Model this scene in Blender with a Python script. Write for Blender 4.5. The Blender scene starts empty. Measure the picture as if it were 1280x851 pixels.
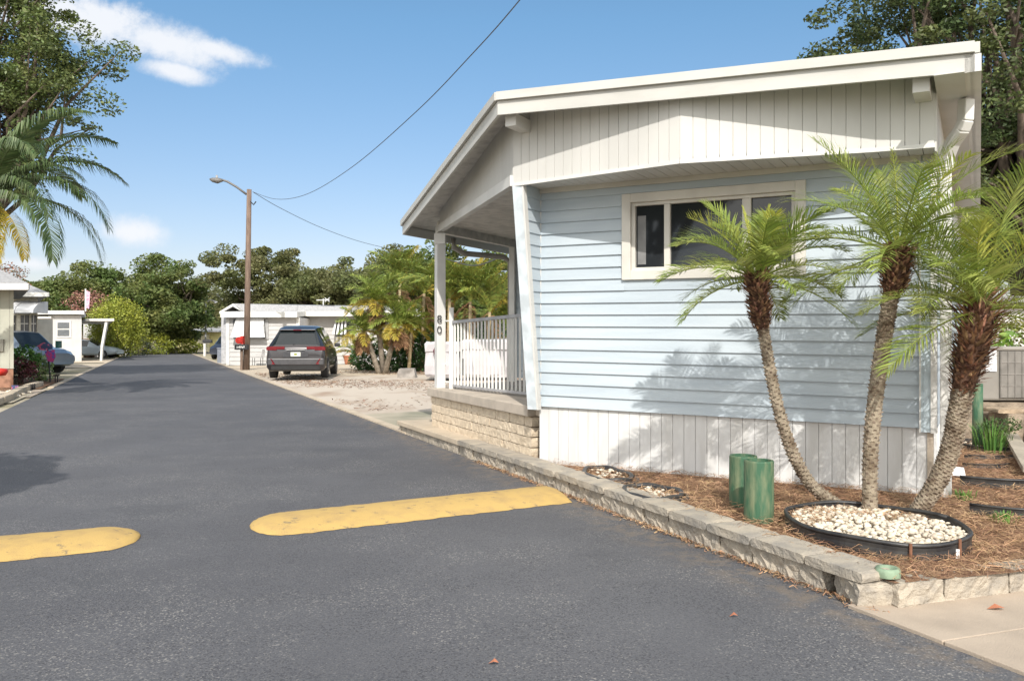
import bpy, math, random
import numpy as np
from mathutils import Vector, Matrix
# ------------------------------------------------------------------ camera, world, sun
S = bpy.context.scene
COL = S.collection
F = 1034.0; HC = 1.35; CY = 425.5
cam = bpy.data.cameras.new("camera"); camo = bpy.data.objects.new("camera", cam); COL.objects.link(camo)
camo.location = (0, 0, HC); camo.rotation_euler = (math.radians(90), 0, 0)
cam.lens = F / 1280 * 36; cam.sensor_width = 36; cam.clip_end = 3000; cam.clip_start = 0.05
S.camera = camo
SUN_EL = math.radians(37.5); SUN_ROT = math.atan2(0.05, -0.99)
W = bpy.data.worlds.new("World"); S.world = W; W.use_nodes = True
nt = W.node_tree; nt.nodes.clear()
def N(t, ty, **k):
    n = t.nodes.new(ty)
    for a, b in k.items(): setattr(n, a, b)
    return n
def lk(t, a, b): t.links.new(a, b)
def math_(t, op, a, b=None, c=None, clamp=False):
    n = N(t, 'ShaderNodeMath', operation=op); n.use_clamp = clamp
    for i, v in enumerate((a, b, c)):
        if v is None: continue
        if isinstance(v, (int, float)): n.inputs[i].default_value = v
        else: lk(t, v, n.inputs[i])
    return n.outputs[0]
sky = N(nt, 'ShaderNodeTexSky', sky_type='NISHITA'); sky.sun_disc = False
sky.sun_elevation = SUN_EL; sky.sun_rotation = SUN_ROT; sky.air_density = 1.0; sky.dust_density = 0.6; sky.ozone_density = 2.0
tc = N(nt, 'ShaderNodeTexCoord'); sp = N(nt, 'ShaderNodeSeparateXYZ'); lk(nt, tc.outputs['Generated'], sp.inputs[0])
ys = math_(nt, 'MAXIMUM', sp.outputs[1], 0.05)
cu = math_(nt, 'DIVIDE', sp.outputs[0], ys); cv = math_(nt, 'DIVIDE', sp.outputs[2], ys)
cmb = N(nt, 'ShaderNodeCombineXYZ'); lk(nt, cu, cmb.inputs[0]); lk(nt, cv, cmb.inputs[1])
nz = N(nt, 'ShaderNodeTexNoise'); nz.inputs['Scale'].default_value = 11; nz.inputs['Detail'].default_value = 7; nz.inputs['Roughness'].default_value = .68
lk(nt, cmb.outputs[0], nz.inputs['Vector'])
def blob(px, py, rx, ry, ang=0, amp=1.1, lo=.15, hi=.75):
    x0 = (px - 640) / F; y0 = (CY - py) / F; rx /= F; ry /= F
    dx = math_(nt, 'SUBTRACT', cu, x0); dy = math_(nt, 'SUBTRACT', cv, y0)
    c, s = math.cos(ang), math.sin(ang)
    a = math_(nt, 'ADD', math_(nt, 'MULTIPLY', dx, c / rx), math_(nt, 'MULTIPLY', dy, s / rx))
    b = math_(nt, 'ADD', math_(nt, 'MULTIPLY', dx, -s / ry), math_(nt, 'MULTIPLY', dy, c / ry))
    r = math_(nt, 'SQRT', math_(nt, 'ADD', math_(nt, 'MULTIPLY', a, a), math_(nt, 'MULTIPLY', b, b)))
    v = math_(nt, 'SUBTRACT', 1.0, r)
    nn = math_(nt, 'MULTIPLY', math_(nt, 'SUBTRACT', nz.outputs[0], .5), amp * 4.2)
    v = math_(nt, 'ADD', v, nn)
    mr = N(nt, 'ShaderNodeMapRange', interpolation_type='SMOOTHSTEP'); lk(nt, v, mr.inputs[0])
    mr.inputs[1].default_value = lo; mr.inputs[2].default_value = hi
    return mr.outputs[0]
m = None
for b in [(130, 30, 105, 48, -.2, .5), (205, 52, 125, 38, -.25, .45, .08, .85), (215, 88, 62, 17, -.22, .35, .05, .8), (60, 15, 130, 34, -.1, .5), (275, 64, 85, 22, -.25, .45, .1, .9), (165, 292, 60, 27, -.05, .4, .05, .9), (30, 330, 90, 14, 0, .5, .2, 1.2)]:
    o = blob(*b); m = o if m is None else math_(nt, 'MAXIMUM', m, o)
m = math_(nt, 'MULTIPLY', m, math_(nt, 'GREATER_THAN', sp.outputs[1], 0.06))
m = math_(nt, 'MULTIPLY', m, .93)
mx = N(nt, 'ShaderNodeMixRGB'); lk(nt, m, mx.inputs[0])
hsv = N(nt, 'ShaderNodeHueSaturation'); hsv.inputs['Saturation'].default_value = .95; hsv.inputs['Value'].default_value = 1.0
lk(nt, sky.outputs[0], hsv.inputs['Color']); tint = N(nt, 'ShaderNodeMixRGB', blend_type='MULTIPLY'); tint.inputs[0].default_value = 1; tz = N(nt, 'ShaderNodeMapRange'); lk(nt, sp.outputs[2], tz.inputs[0]); tz.inputs[1].default_value = .08; tz.inputs[2].default_value = .36; tm = N(nt, 'ShaderNodeMixRGB'); lk(nt, tz.outputs[0], tm.inputs[0]); tm.inputs[1].default_value = (.66, .585, .60, 1); tm.inputs[2].default_value = (.56, .74, .78, 1); lk(nt, tm.outputs[0], tint.inputs[2]); lk(nt, hsv.outputs[0], tint.inputs[1]); lk(nt, tint.outputs[0], mx.inputs[1]); mx.inputs[2].default_value = (4.7, 4.8, 5.0, 1)
nb2 = N(nt, 'ShaderNodeTexNoise'); nb2.inputs['Scale'].default_value = 2.2; nb2.inputs['Detail'].default_value = 6; lk(nt, tc.outputs['Generated'], nb2.inputs['Vector'])  # unseen bright clouds added behind the camera and overhead to raise the fill light
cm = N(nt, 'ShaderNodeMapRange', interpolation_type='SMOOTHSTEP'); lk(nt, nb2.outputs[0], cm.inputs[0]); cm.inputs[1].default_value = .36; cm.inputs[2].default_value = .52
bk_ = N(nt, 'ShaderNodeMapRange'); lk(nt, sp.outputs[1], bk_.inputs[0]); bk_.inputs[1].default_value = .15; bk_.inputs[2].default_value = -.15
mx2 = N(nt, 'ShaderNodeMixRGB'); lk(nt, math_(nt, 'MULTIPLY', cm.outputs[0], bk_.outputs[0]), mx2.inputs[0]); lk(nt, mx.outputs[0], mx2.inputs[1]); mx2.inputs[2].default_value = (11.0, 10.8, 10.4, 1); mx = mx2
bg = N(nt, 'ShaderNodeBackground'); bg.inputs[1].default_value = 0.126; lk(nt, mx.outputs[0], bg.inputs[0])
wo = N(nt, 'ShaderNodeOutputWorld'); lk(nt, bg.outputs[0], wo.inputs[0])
sl = bpy.data.lights.new("sun", 'SUN'); sl.energy = 2.85; sl.angle = math.radians(.5); sl.color = (1, .955, .89)
so = bpy.data.objects.new("sun", sl); COL.objects.link(so)
sd = Vector((math.sin(SUN_ROT) * math.cos(SUN_EL), math.cos(SUN_ROT) * math.cos(SUN_EL), math.sin(SUN_EL)))
so.rotation_euler = (-sd).to_track_quat('-Z', 'Y').to_euler(); so.location = (0, -5, 20)
S.view_settings.view_transform = 'Standard'; S.view_settings.look = 'None'; S.view_settings.gamma = 1; S.view_settings.use_curve_mapping = False
S.view_settings.exposure = 0.68
S.cycles.max_bounces = 6; S.cycles.transparent_max_bounces = 8
# ------------------------------------------------------------------ helpers
def G(px, py, z=0.0):
    Y = F * (HC - z) / (py - CY); return Vector(((px - 640) / F * Y, Y, z))
def AT(px, py, Y): return Vector(((px - 640) / F * Y, Y, HC + (CY - py) / F * Y))
def RD(v, u, z=0.0): return Vector((v * .9187 - u * .395, v * .395 + u * .9187, z))
R = random.Random(7)
MATS = {}
def mat(name, c, rough=.7, var=.12, scale=8., bump=.0, bscale=40., metal=0., spec=.5, c2=None, island=0., trans=0., coat=0., detail=5, stretch=None, f2=(.4, .65)):
    if name in MATS: return MATS[name]
    m = bpy.data.materials.new(name); m.use_nodes = True; t = m.node_tree; p = t.nodes['Principled BSDF']
    p.inputs['Roughness'].default_value = rough; p.inputs['Metallic'].default_value = metal
    p.inputs['Specular IOR Level'].default_value = spec; p.inputs['Coat Weight'].default_value = coat
    tcn = N(t, 'ShaderNodeTexCoord'); vec = tcn.outputs['Object']
    if stretch:
        mp = N(t, 'ShaderNodeMapping'); mp.inputs['Scale'].default_value = stretch; lk(t, vec, mp.inputs[0]); vec = mp.outputs[0]
    n1 = N(t, 'ShaderNodeTexNoise'); n1.inputs['Scale'].default_value = scale; n1.inputs['Detail'].default_value = detail; lk(t, vec, n1.inputs['Vector'])
    rgb = N(t, 'ShaderNodeMixRGB'); rgb.inputs[1].default_value = (*c, 1)
    cc = c2 or tuple(max(0, x * (1 - var * 2)) for x in c); rgb.inputs[2].default_value = (*cc, 1)
    mr = N(t, 'ShaderNodeMapRange'); mr.inputs[1].default_value = f2[0]; mr.inputs[2].default_value = f2[1]; lk(t, n1.outputs[0], mr.inputs[0]); lk(t, mr.outputs[0], rgb.inputs[0])
    out = rgb.outputs[0]
    if island:
        g = N(t, 'ShaderNodeNewGeometry'); h = N(t, 'ShaderNodeHueSaturation')
        v = math_(t, 'ADD', 1 - island, math_(t, 'MULTIPLY', g.outputs['Random Per Island'], 2 * island)); lk(t, v, h.inputs['Value'])
        hh = math_(t, 'ADD', .5 - island * .035, math_(t, 'MULTIPLY', math_(t, 'FRACT', math_(t, 'MULTIPLY', g.outputs['Random Per Island'], 7.3)), island * .07)); lk(t, hh, h.inputs['Hue'])
        lk(t, out, h.inputs['Color']); out = h.outputs[0]
    lk(t, out, p.inputs['Base Color'])
    if bump:
        n2 = N(t, 'ShaderNodeTexNoise'); n2.inputs['Scale'].default_value = bscale; n2.inputs['Detail'].default_value = 4; lk(t, vec, n2.inputs['Vector'])
        bn = N(t, 'ShaderNodeBump'); bn.inputs['Strength'].default_value = bump; bn.inputs['Distance'].default_value = .02; lk(t, n2.outputs[0], bn.inputs['Height']); lk(t, bn.outputs[0], p.inputs['Normal'])
    if trans:
        tr = N(t, 'ShaderNodeBsdfTranslucent'); lk(t, out, tr.inputs[0]); ms = N(t, 'ShaderNodeMixShader'); ms.inputs[0].default_value = trans
        lk(t, p.outputs[0], ms.inputs[1]); lk(t, tr.outputs[0], ms.inputs[2]); lk(t, ms.outputs[0], t.nodes['Material Output'].inputs[0])
    MATS[name] = m; return m
def glass(name, c, rough=.05):
    m = bpy.data.materials.new(name); m.use_nodes = True; p = m.node_tree.nodes['Principled BSDF']
    p.inputs['Base Color'].default_value = (*c, 1); p.inputs['Roughness'].default_value = rough; p.inputs['Specular IOR Level'].default_value = .5
    MATS[name] = m; return m
OFF = {}
def tag(o, label=None, cat=None, group=None, kind=None):
    if label: o['label'] = label
    if cat: o['category'] = cat
    if group: o['group'] = group
    if kind: o['kind'] = kind
    return o
def empty(name, loc, label, cat, group=None, rz=0, world=False):
    o = bpy.data.objects.new(name, None); COL.objects.link(o); o.location = loc; o.rotation_euler = (0, 0, rz); o.empty_display_size = .2
    OFF[o] = Vector(loc) if world else Vector((0, 0, 0))
    return tag(o, label, cat, group)
def link_mesh(name, me, m, parent=None):
    o = bpy.data.objects.new(name, me); COL.objects.link(o)
    if m and not me.materials: me.materials.append(m)
    if parent: o.parent = parent; OFF[o] = OFF[parent]
    else: OFF[o] = Vector((0, 0, 0))
    return o
class MB:
    def __init__(s, xf=None): s.v = []; s.f = []; s.xf = xf
    def add(s, vs, fs):
        b = len(s.v); s.v += [tuple(v) for v in vs]; s.f += [tuple(b + i for i in f) for f in fs]; return s
    def box(s, x0, x1, y0, y1, z0, z1):
        return s.add([(x0, y0, z0), (x1, y0, z0), (x1, y1, z0), (x0, y1, z0), (x0, y0, z1), (x1, y0, z1), (x1, y1, z1), (x0, y1, z1)],
                     [(3, 2, 1, 0), (4, 5, 6, 7), (0, 1, 5, 4), (1, 2, 6, 5), (2, 3, 7, 6), (3, 0, 4, 7)])
    def quad(s, *p): return s.add(p, [tuple(range(len(p)))])
    def prism(s, pts, z0, z1):
        n = len(pts); f0 = (lambda z: z) ; vs = []
        for i, p in enumerate(pts): vs.append((p[0], p[1], z0[i] if isinstance(z0, (list, tuple)) else z0))
        for i, p in enumerate(pts): vs.append((p[0], p[1], z1[i] if isinstance(z1, (list, tuple)) else z1))
        return s.add(vs, [tuple(range(n))[::-1], tuple(range(n, 2 * n))] + [(i, (i + 1) % n, n + (i + 1) % n, n + i) for i in range(n)])
    def beam(s, a, b, w, h, up=(0, 0, 1)):
        a = Vector(a); b = Vector(b); d = (b - a).normalized(); up = Vector(up)
        if abs(d.dot(up)) > .98: up = Vector((0, 1, 0))
        x = d.cross(up).normalized() * w / 2; y = x.cross(d).normalized() * h / 2
        vs = [a - x - y, a + x - y, a + x + y, a - x + y, b - x - y, b + x - y, b + x + y, b - x + y]
        return s.add(vs, [(3, 2, 1, 0), (4, 5, 6, 7), (0, 1, 5, 4), (1, 2, 6, 5), (2, 3, 7, 6), (3, 0, 4, 7)])
    def tube(s, pts, r, n=8, cap=True):
        pts = [Vector(p) for p in pts]; k = len(pts); rr = r if isinstance(r, (list, tuple)) else [r] * k; b = len(s.v)
        ref = Vector((.3, .2, 1)).normalized()
        for i, p in enumerate(pts):
            d = (pts[min(i + 1, k - 1)] - pts[max(i - 1, 0)]).normalized()
            if abs(d.dot(ref)) > .95: ref = Vector((1, .1, .1)).normalized()
            x = d.cross(ref).normalized(); y = d.cross(x).normalized(); ref = x.cross(d) if False else ref
            for j in range(n):
                a = 2 * math.pi * j / n; s.v.append(tuple(p + x * math.cos(a) * rr[i] + y * math.sin(a) * rr[i]))
        for i in range(k - 1):
            for j in range(n): s.f.append((b + i * n + j, b + i * n + (j + 1) % n, b + (i + 1) * n + (j + 1) % n, b + (i + 1) * n + j))
        if cap: s.f.append(tuple(b + j for j in range(n))[::-1]); s.f.append(tuple(b + (k - 1) * n + j for j in range(n)))
        return s
    def lathe(s, prof, c=(0, 0, 0), n=20, sx=1, sy=1):
        b = len(s.v); k = len(prof)
        for r, z in prof:
            for j in range(n): a = 2 * math.pi * j / n; s.v.append((c[0] + r * sx * math.cos(a), c[1] + r * sy * math.sin(a), c[2] + z))
        for i in range(k - 1):
            for j in range(n): s.f.append((b + i * n + j, b + i * n + (j + 1) % n, b + (i + 1) * n + (j + 1) % n, b + (i + 1) * n + j))
        return s
    def rough(s, x0, x1, y0, y1, z0, z1, T, amp, seg=.05, rnd=None, flat_back=False):
        """box with a jittered, subdivided surface; T maps local to world"""
        rnd = rnd or R; nx = max(2, int((x1 - x0) / seg)); ny = max(2, int((y1 - y0) / seg)); nzz = max(2, int((z1 - z0) / seg)); idx = {}; b = len(s.v)
        ph = rnd.random() * 50
        def V(i, j, k):
            q = (i, j, k)
            if q not in idx:
                x = x0 + (x1 - x0) * i / nx; y = y0 + (y1 - y0) * j / ny; z = z0 + (z1 - z0) * k / nzz
                jt = amp * (1 if 0 < i < nx or 0 < k < nzz else .6)
                if i in (0, nx) and k in (0, nzz): z += -.006 if k else .004; x += .006 if i == 0 else -.006
                p = (x + rnd.uniform(-jt, jt) * .5, y + rnd.uniform(-jt, jt), z + (rnd.uniform(-jt, jt) * .35))
                idx[q] = len(s.v); s.v.append(tuple(T(p)))
            return idx[q]
        for i in range(nx):
            for j in range(ny):
                s.f.append((V(i, j, 0), V(i, j + 1, 0), V(i + 1, j + 1, 0), V(i + 1, j, 0))); s.f.append((V(i, j, nzz), V(i + 1, j, nzz), V(i + 1, j + 1, nzz), V(i, j + 1, nzz)))
        for i in range(nx):
            for k in range(nzz):
                s.f.append((V(i, 0, k), V(i + 1, 0, k), V(i + 1, 0, k + 1), V(i, 0, k + 1))); s.f.append((V(i, ny, k), V(i, ny, k + 1), V(i + 1, ny, k + 1), V(i + 1, ny, k)))
        for j in range(ny):
            for k in range(nzz):
                s.f.append((V(0, j, k), V(0, j, k + 1), V(0, j + 1, k + 1), V(0, j + 1, k))); s.f.append((V(nx, j, k), V(nx, j + 1, k), V(nx, j + 1, k + 1), V(nx, j, k + 1)))
        return s
    def build(s, name, m, parent=None, smooth=False, bevel=0):
        vs = s.v
        if s.xf: vs = [tuple(s.xf(v)) for v in vs]
        off = OFF[parent] if parent else Vector((0, 0, 0))
        if off.length: vs = [(v[0] - off[0], v[1] - off[1], v[2] - off[2]) for v in vs]
        me = bpy.data.meshes.new(name); me.from_pydata(vs, [], s.f); me.update()
        if smooth: me.shade_smooth()
        o = link_mesh(name, me, m, parent)
        if bevel:
            b = o.modifiers.new('bevel', 'BEVEL'); b.width = bevel; b.segments = 2; b.limit_method = 'ANGLE'
        return o
def np_mesh(name, V, Fq, m, parent=None):
    """V (n,3), Fq (m,k) faces; world coordinates"""
    off = OFF[parent] if parent else Vector((0, 0, 0)); V = V - np.array(off[:])
    me = bpy.data.meshes.new(name); k = Fq.shape[1]
    me.vertices.add(len(V)); me.vertices.foreach_set('co', V.astype(np.float32).ravel())
    me.loops.add(Fq.size); me.loops.foreach_set('vertex_index', Fq.astype(np.int32).ravel())
    me.polygons.add(len(Fq)); me.polygons.foreach_set('loop_start', np.arange(0, Fq.size, k, dtype=np.int32)); me.polygons.foreach_set('loop_total', np.full(len(Fq), k, np.int32))
    me.update(calc_edges=True); me.validate()
    return link_mesh(name, me, m, parent)
def leaves(P, size, rs, asp=.5, updir=.3):
    n = len(P); d = rs.normal(size=(n, 3)); d[:, 2] *= .6; d /= np.linalg.norm(d, axis=1)[:, None]
    u = rs.normal(size=(n, 3)); u[:, 2] += updir * 3; s_ = np.cross(d, u); s_ /= np.linalg.norm(s_, axis=1)[:, None] + 1e-6
    L = size * rs.uniform(.6, 1.3, n)[:, None]
    V = np.stack([P - d * L / 2, P + s_ * L * asp / 2, P + d * L / 2, P - s_ * L * asp / 2], 1).reshape(-1, 3)
    return V, np.arange(4 * n).reshape(n, 4)
def clumps(c, rad, nc, rs, hollow=.55, flat=1.0, zmin=None):
    out = []
    while len(out) < nc:
        p = rs.uniform(-1, 1, 3); r = np.linalg.norm(p)
        if r > 1 or r < hollow * rs.uniform(.4, 1): continue
        w = 1 + .18 * math.sin(5 * p[0] + 3 * p[1]) + .14 * math.sin(7 * p[2] + 4 * p[0])
        q = np.array(c) + p * np.array(rad) * w
        if zmin is not None and q[2] < zmin: continue
        out.append(q)
    return np.array(out)
def tree(name, label, cat, base, c, rad, nc=60, per=160, cs=.5, leaf=.2, m=None, bark=None, seed=1, group=None, trunk_r=.25, hollow=.5, nb=14, zmin=None, asp=.55, fork=.35, extra=None):
    rs = np.random.RandomState(seed); base = Vector(base)
    r = empty(name, base, label, cat, group, world=True)
    cl = clumps(c, rad, nc, rs, hollow, zmin=zmin)
    if extra is not None: cl = np.vstack([cl, np.array(extra)])
    P = []
    for q in cl:
        k = int(per * rs.uniform(.5, 1.4)); s_ = cs * rs.uniform(.6, 1.3)
        pp = rs.normal(size=(k, 3)); pp *= np.minimum(1, 1.7 / np.linalg.norm(pp, axis=1))[:, None]; pp = pp * np.array([s_, s_, s_ * .55]) + q; P.append(pp)
    P = np.vstack(P); V, Fq = leaves(P, leaf, rs, asp)
    np_mesh('crown', V, Fq, m, r)
    tb = MB(); top = base.lerp(Vector(c), fork); top.z = base.z + (c[2] - base.z) * fork * 1.2
    mid = base.lerp(top, .5) + Vector((rs.uniform(-.1, .1), rs.uniform(-.1, .1), 0)) * trunk_r * 4
    tb.tube([base - Vector((0, 0, .1)), base + Vector((0, 0, .15)), mid, top], [trunk_r * 1.35, trunk_r * 1.1, trunk_r * .9, trunk_r * .75], 10)
    idx = rs.choice(len(cl), min(nb, len(cl)), replace=False)
    for i in idx:
        e = Vector(cl[i]); k1 = top.lerp(e, .45) + Vector(rs.uniform(-1, 1, 3) * .12 * (e - top).length); k1.z += .05 * (e - top).length
        k2 = top.lerp(e, .75) + Vector(rs.uniform(-1, 1, 3) * .08 * (e - top).length)
        tb.tube([top - Vector((0, 0, trunk_r)), k1, k2, e], [trunk_r * .5, trunk_r * .33, trunk_r * .2, trunk_r * .06], 6)
        for _ in range(2):
            e2 = Vector(cl[rs.randint(len(cl))])
            if (e2 - k1).length < (e - top).length: tb.tube([k1, k1.lerp(e2, .5) + Vector(rs.uniform(-.1, .1, 3)), e2], [trunk_r * .25, trunk_r * .14, trunk_r * .04], 5)
    tb.build('trunk', bark, r, smooth=True)
    return r
# ---- materials
M_ = {}
wht = mat('white_metal', (.64, .63, .60), .55, .06, 3, .05, 60)
wht2 = mat('white_board', (.56, .55, .52), .6, .05, 2, .04, 30, stretch=(1, 1, .3))
trimw = mat('cream_trim', (.60, .575, .52), .55, .08, 3)
blue = mat('blue_siding', (.44, .498, .538), .6, .05, 2.5, .05, 60, c2=(.385, .442, .488), stretch=(.4, .4, 4))
skirtm = mat('white_skirt', (.62, .62, .61), .6, .05, 3, .04, 20, c2=(.55, .545, .525), stretch=(3, 3, .6))
conc = mat('concrete', (.52, .43, .32), .9, .12, 3, .3, 90, c2=(.42, .35, .26))
walk = mat('sidewalk_concrete', (.41, .335, .26), .9, .1, 2.5, .25, 120, c2=(.33, .27, .21))
stone = mat('weathered_stone', (.41, .355, .28), .95, .3, 9, .7, 60, c2=(.27, .24, .20))
stonec = mat('weathered_cap', (.39, .34, .27), .95, .3, 6, .5, 70, c2=(.27, .245, .21))
brickm = mat('split_block', (.66, .55, .41), .95, .2, 14, .8, 50, c2=(.54, .44, .32))
slabm = mat('painted_slab', (.50, .43, .35), .8, .1, 5, .15, 60)
mulch = mat('mulch', (.27, .155, .085), 1, .4, 22, 1, 60, c2=(.14, .065, .035))
straw = mat('straw', (.45, .29, .165), .9, .2, 1.6, c2=(.25, .135, .07), island=.45)
black = mat('black_plastic', (.022, .022, .024), .45, .1, 10, .1, 30, c2=(.05, .048, .045))
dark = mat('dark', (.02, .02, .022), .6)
rub = mat('rubber', (.025, .025, .027), .75)
green = mat('green_paint', (.035, .105, .055), .7, .3, 22, .4, 30, c2=(.15, .18, .10), f2=(.42, .7), stretch=(1, 1, .25))
wood = mat('pole_wood', (.20, .14, .105), .85, .2, 6, .3, 40, c2=(.12, .08, .06), stretch=(3, 3, .3))
bark = mat('oak_bark', (.17, .13, .10), .95, .25, 5, .6, 20, c2=(.09, .07, .055), stretch=(2, 2, .6))
grey = mat('grey_shingle', (.33, .33, .335), .85, .12, 12, .3, 60)
greym = mat('grey_metal', (.40, .40, .40), .5, .1, 6)
palmtr = mat('palm_trunk', (.30, .245, .185), .95, .3, 14, .6, 70, c2=(.13, .09, .06), island=.3)
boot = mat('palm_boot', (.33, .19, .11), .95, .3, 20, .3, 60, c2=(.12, .055, .032), island=.6)
frondm = mat('pygmy_frond', (.23, .31, .06), .4, .2, 4, c2=(.31, .34, .09), island=.4, trans=.35)
frondy = mat('young_frond', (.42, .43, .08), .45, .2, 4, c2=(.30, .36, .07), island=.3, trans=.35)
frondd = mat('dark_frond', (.065, .11, .035), .45, .2, 4, c2=(.12, .16, .06), island=.4, trans=.25)
frondyy = mat('yellow_frond', (.45, .33, .05), .5, .2, 4, c2=(.35, .32, .06), island=.35, trans=.3)
dry = mat('dry_frond', (.34, .20, .11), .9, .2, 4, c2=(.22, .12, .06), island=.4)
oakl = mat('oak_leaf', (.10, .14, .04), .5, .2, 1.5, c2=(.14, .165, .05), island=.5, trans=.25)
oakd = mat('oak_leaf_dark', (.065, .10, .032), .55, .2, .8, c2=(.10, .12, .035), island=.5, trans=.2)
oako = mat('oak_leaf_olive', (.17, .165, .065), .6, .2, .3, c2=(.125, .15, .05), island=.35, trans=.35)
greenl = mat('tree_leaf_green', (.10, .155, .04), .6, .2, .35, c2=(.19, .20, .06), island=.35, trans=.35)
shr = mat('shrub_leaf', (.08, .20, .04), .5, .2, 4, c2=(.16, .28, .06), island=.45, trans=.25)
shry = mat('topiary_leaf', (.33, .35, .045), .55, .2, 1.0, c2=(.21, .25, .04), island=.4, trans=.25)
maroon = mat('maroon_leaf', (.12, .035, .04), .5, island=.4)
pebble = mat('pebble', (.62, .56, .46), .85, .15, 20, .2, 60, c2=(.50, .42, .32), island=.22)
red = mat('red_plastic', (.55, .03, .02), .4)
terra = mat('terracotta', (.45, .17, .09), .8)
winm = glass('window_glass', (.02, .023, .026), .04)
carglass = glass('car_glass', (.012, .016, .018), .06)
chrome = mat('chrome', (.6, .6, .6), .25, .02, metal=1)
# ---- asphalt
def asphalt():
    m = bpy.data.materials.new('asphalt'); m.use_nodes = True; t = m.node_tree; p = t.nodes['Principled BSDF']; p.inputs['Roughness'].default_value = .88; p.inputs['Specular IOR Level'].default_value = .35
    tcn = N(t, 'ShaderNodeTexCoord'); v = tcn.outputs['Object']
    def ns(sc, de=4, ro=.5):
        n = N(t, 'ShaderNodeTexNoise'); n.inputs['Scale'].default_value = sc; n.inputs['Detail'].default_value = de; n.inputs['Roughness'].default_value = ro; lk(t, v, n.inputs['Vector']); return n.outputs[0]
    def mrg(x, a, b, c=0, d=1, it='SMOOTHSTEP'):
        n = N(t, 'ShaderNodeMapRange', interpolation_type=it); lk(t, x, n.inputs[0]); n.inputs[1].default_value = a; n.inputs[2].default_value = b; n.inputs[3].default_value = c; n.inputs[4].default_value = d; return n.outputs[0]
    def mix(f, a, b):
        n = N(t, 'ShaderNodeMixRGB'); lk(t, f, n.inputs[0]) if not isinstance(f, float) else None
        if isinstance(a, tuple): n.inputs[1].default_value = (*a, 1)
        else: lk(t, a, n.inputs[1])
        if isinstance(b, tuple): n.inputs[2].default_value = (*b, 1)
        else: lk(t, b, n.inputs[2])
        return n.outputs[0]
    base = mix(mrg(ns(.35, 6, .6), .35, .65), (.073, .075, .084), (.098, .100, .109))
    base = mix(mrg(ns(130, 2), .35, .7, 0, .8), base, (.115, .112, .115))
    base = mix(mrg(ns(90, 1), .3, .42, .6, 0), base, (.04, .04, .045))
    # worn speckle patches where the sealer has rubbed off
    vg = N(t, 'ShaderNodeTexVoronoi'); vg.inputs['Scale'].default_value = 130; lk(t, v, vg.inputs['Vector']); sg = N(t, 'ShaderNodeSeparateXYZ'); lk(t, vg.outputs['Color'], sg.inputs[0])
    grain = math_(t, 'MULTIPLY', mrg(sg.outputs[0], .70, .95), mrg(sg.outputs[1], .2, .9, .2, 1))
    worn = math_(t, 'MULTIPLY', mrg(ns(.9, 6, .65), .42, .64, .14, .85), grain)
    grit = math_(t, 'MULTIPLY', mrg(sg.outputs[2], .75, .9, 0, .75), mrg(ns(2.0, 3), .35, .6, .3, 1)); base = mix(grit, base, (.045, .045, .05))
    base = mix(worn, base, (.30, .285, .26))
    sp2 = math_(t, 'MULTIPLY', mrg(ns(52, 4, .7), .62, .72, 0, .8), mrg(ns(.8, 3), .40, .62, .2, 1.0))
    base = mix(sp2, base, (.32, .31, .28))
    # a crack
    vo = N(t, 'ShaderNodeTexVoronoi', feature='DISTANCE_TO_EDGE'); vo.inputs['Scale'].default_value = .16
    wv = N(t, 'ShaderNodeVectorMath', operation='ADD'); nn = N(t, 'ShaderNodeTexNoise'); nn.inputs['Scale'].default_value = 1.5; nn.inputs['Detail'].default_value = 6; lk(t, v, nn.inputs['Vector'])
    sc = N(t, 'ShaderNodeVectorMath', operation='SCALE'); sc.inputs[3].default_value = .5; lk(t, nn.outputs[1], sc.inputs[0]); lk(t, v, wv.inputs[0]); lk(t, sc.outputs[0], wv.inputs[1]); lk(t, wv.outputs[0], vo.inputs['Vector'])
    crack = math_(t, 'MULTIPLY', mrg(vo.outputs['Distance'], .0, .0022, .5, 0), mrg(ns(.23, 2), .54, .62))
    base = mix(crack, base, (.16, .155, .15))
    sx = N(t, 'ShaderNodeSeparateXYZ'); lk(t, v, sx.inputs[0]); vv = math_(t, 'ADD', math_(t, 'MULTIPLY', sx.outputs[0], .9187), math_(t, 'MULTIPLY', sx.outputs[1], .395))
    edge = math_(t, 'MULTIPLY', mrg(vv, 2.75, 3.28), mrg(ns(7, 6, .7), .42, .62, 0, .55)); base = mix(edge, base, (.22, .17, .12))
    patch = mrg(ns(.55, 7, .7), .57, .63, 0, .35); base = mix(patch, base, (.06, .062, .068))
    lk(t, base, p.inputs['Base Color'])
    bn = N(t, 'ShaderNodeBump'); bn.inputs['Strength'].default_value = .5; bn.inputs['Distance'].default_value = .006; lk(t, ns(110, 3), bn.inputs['Height']); lk(t, bn.outputs[0], p.inputs['Normal'])
    return m
aspm = asphalt()
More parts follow.
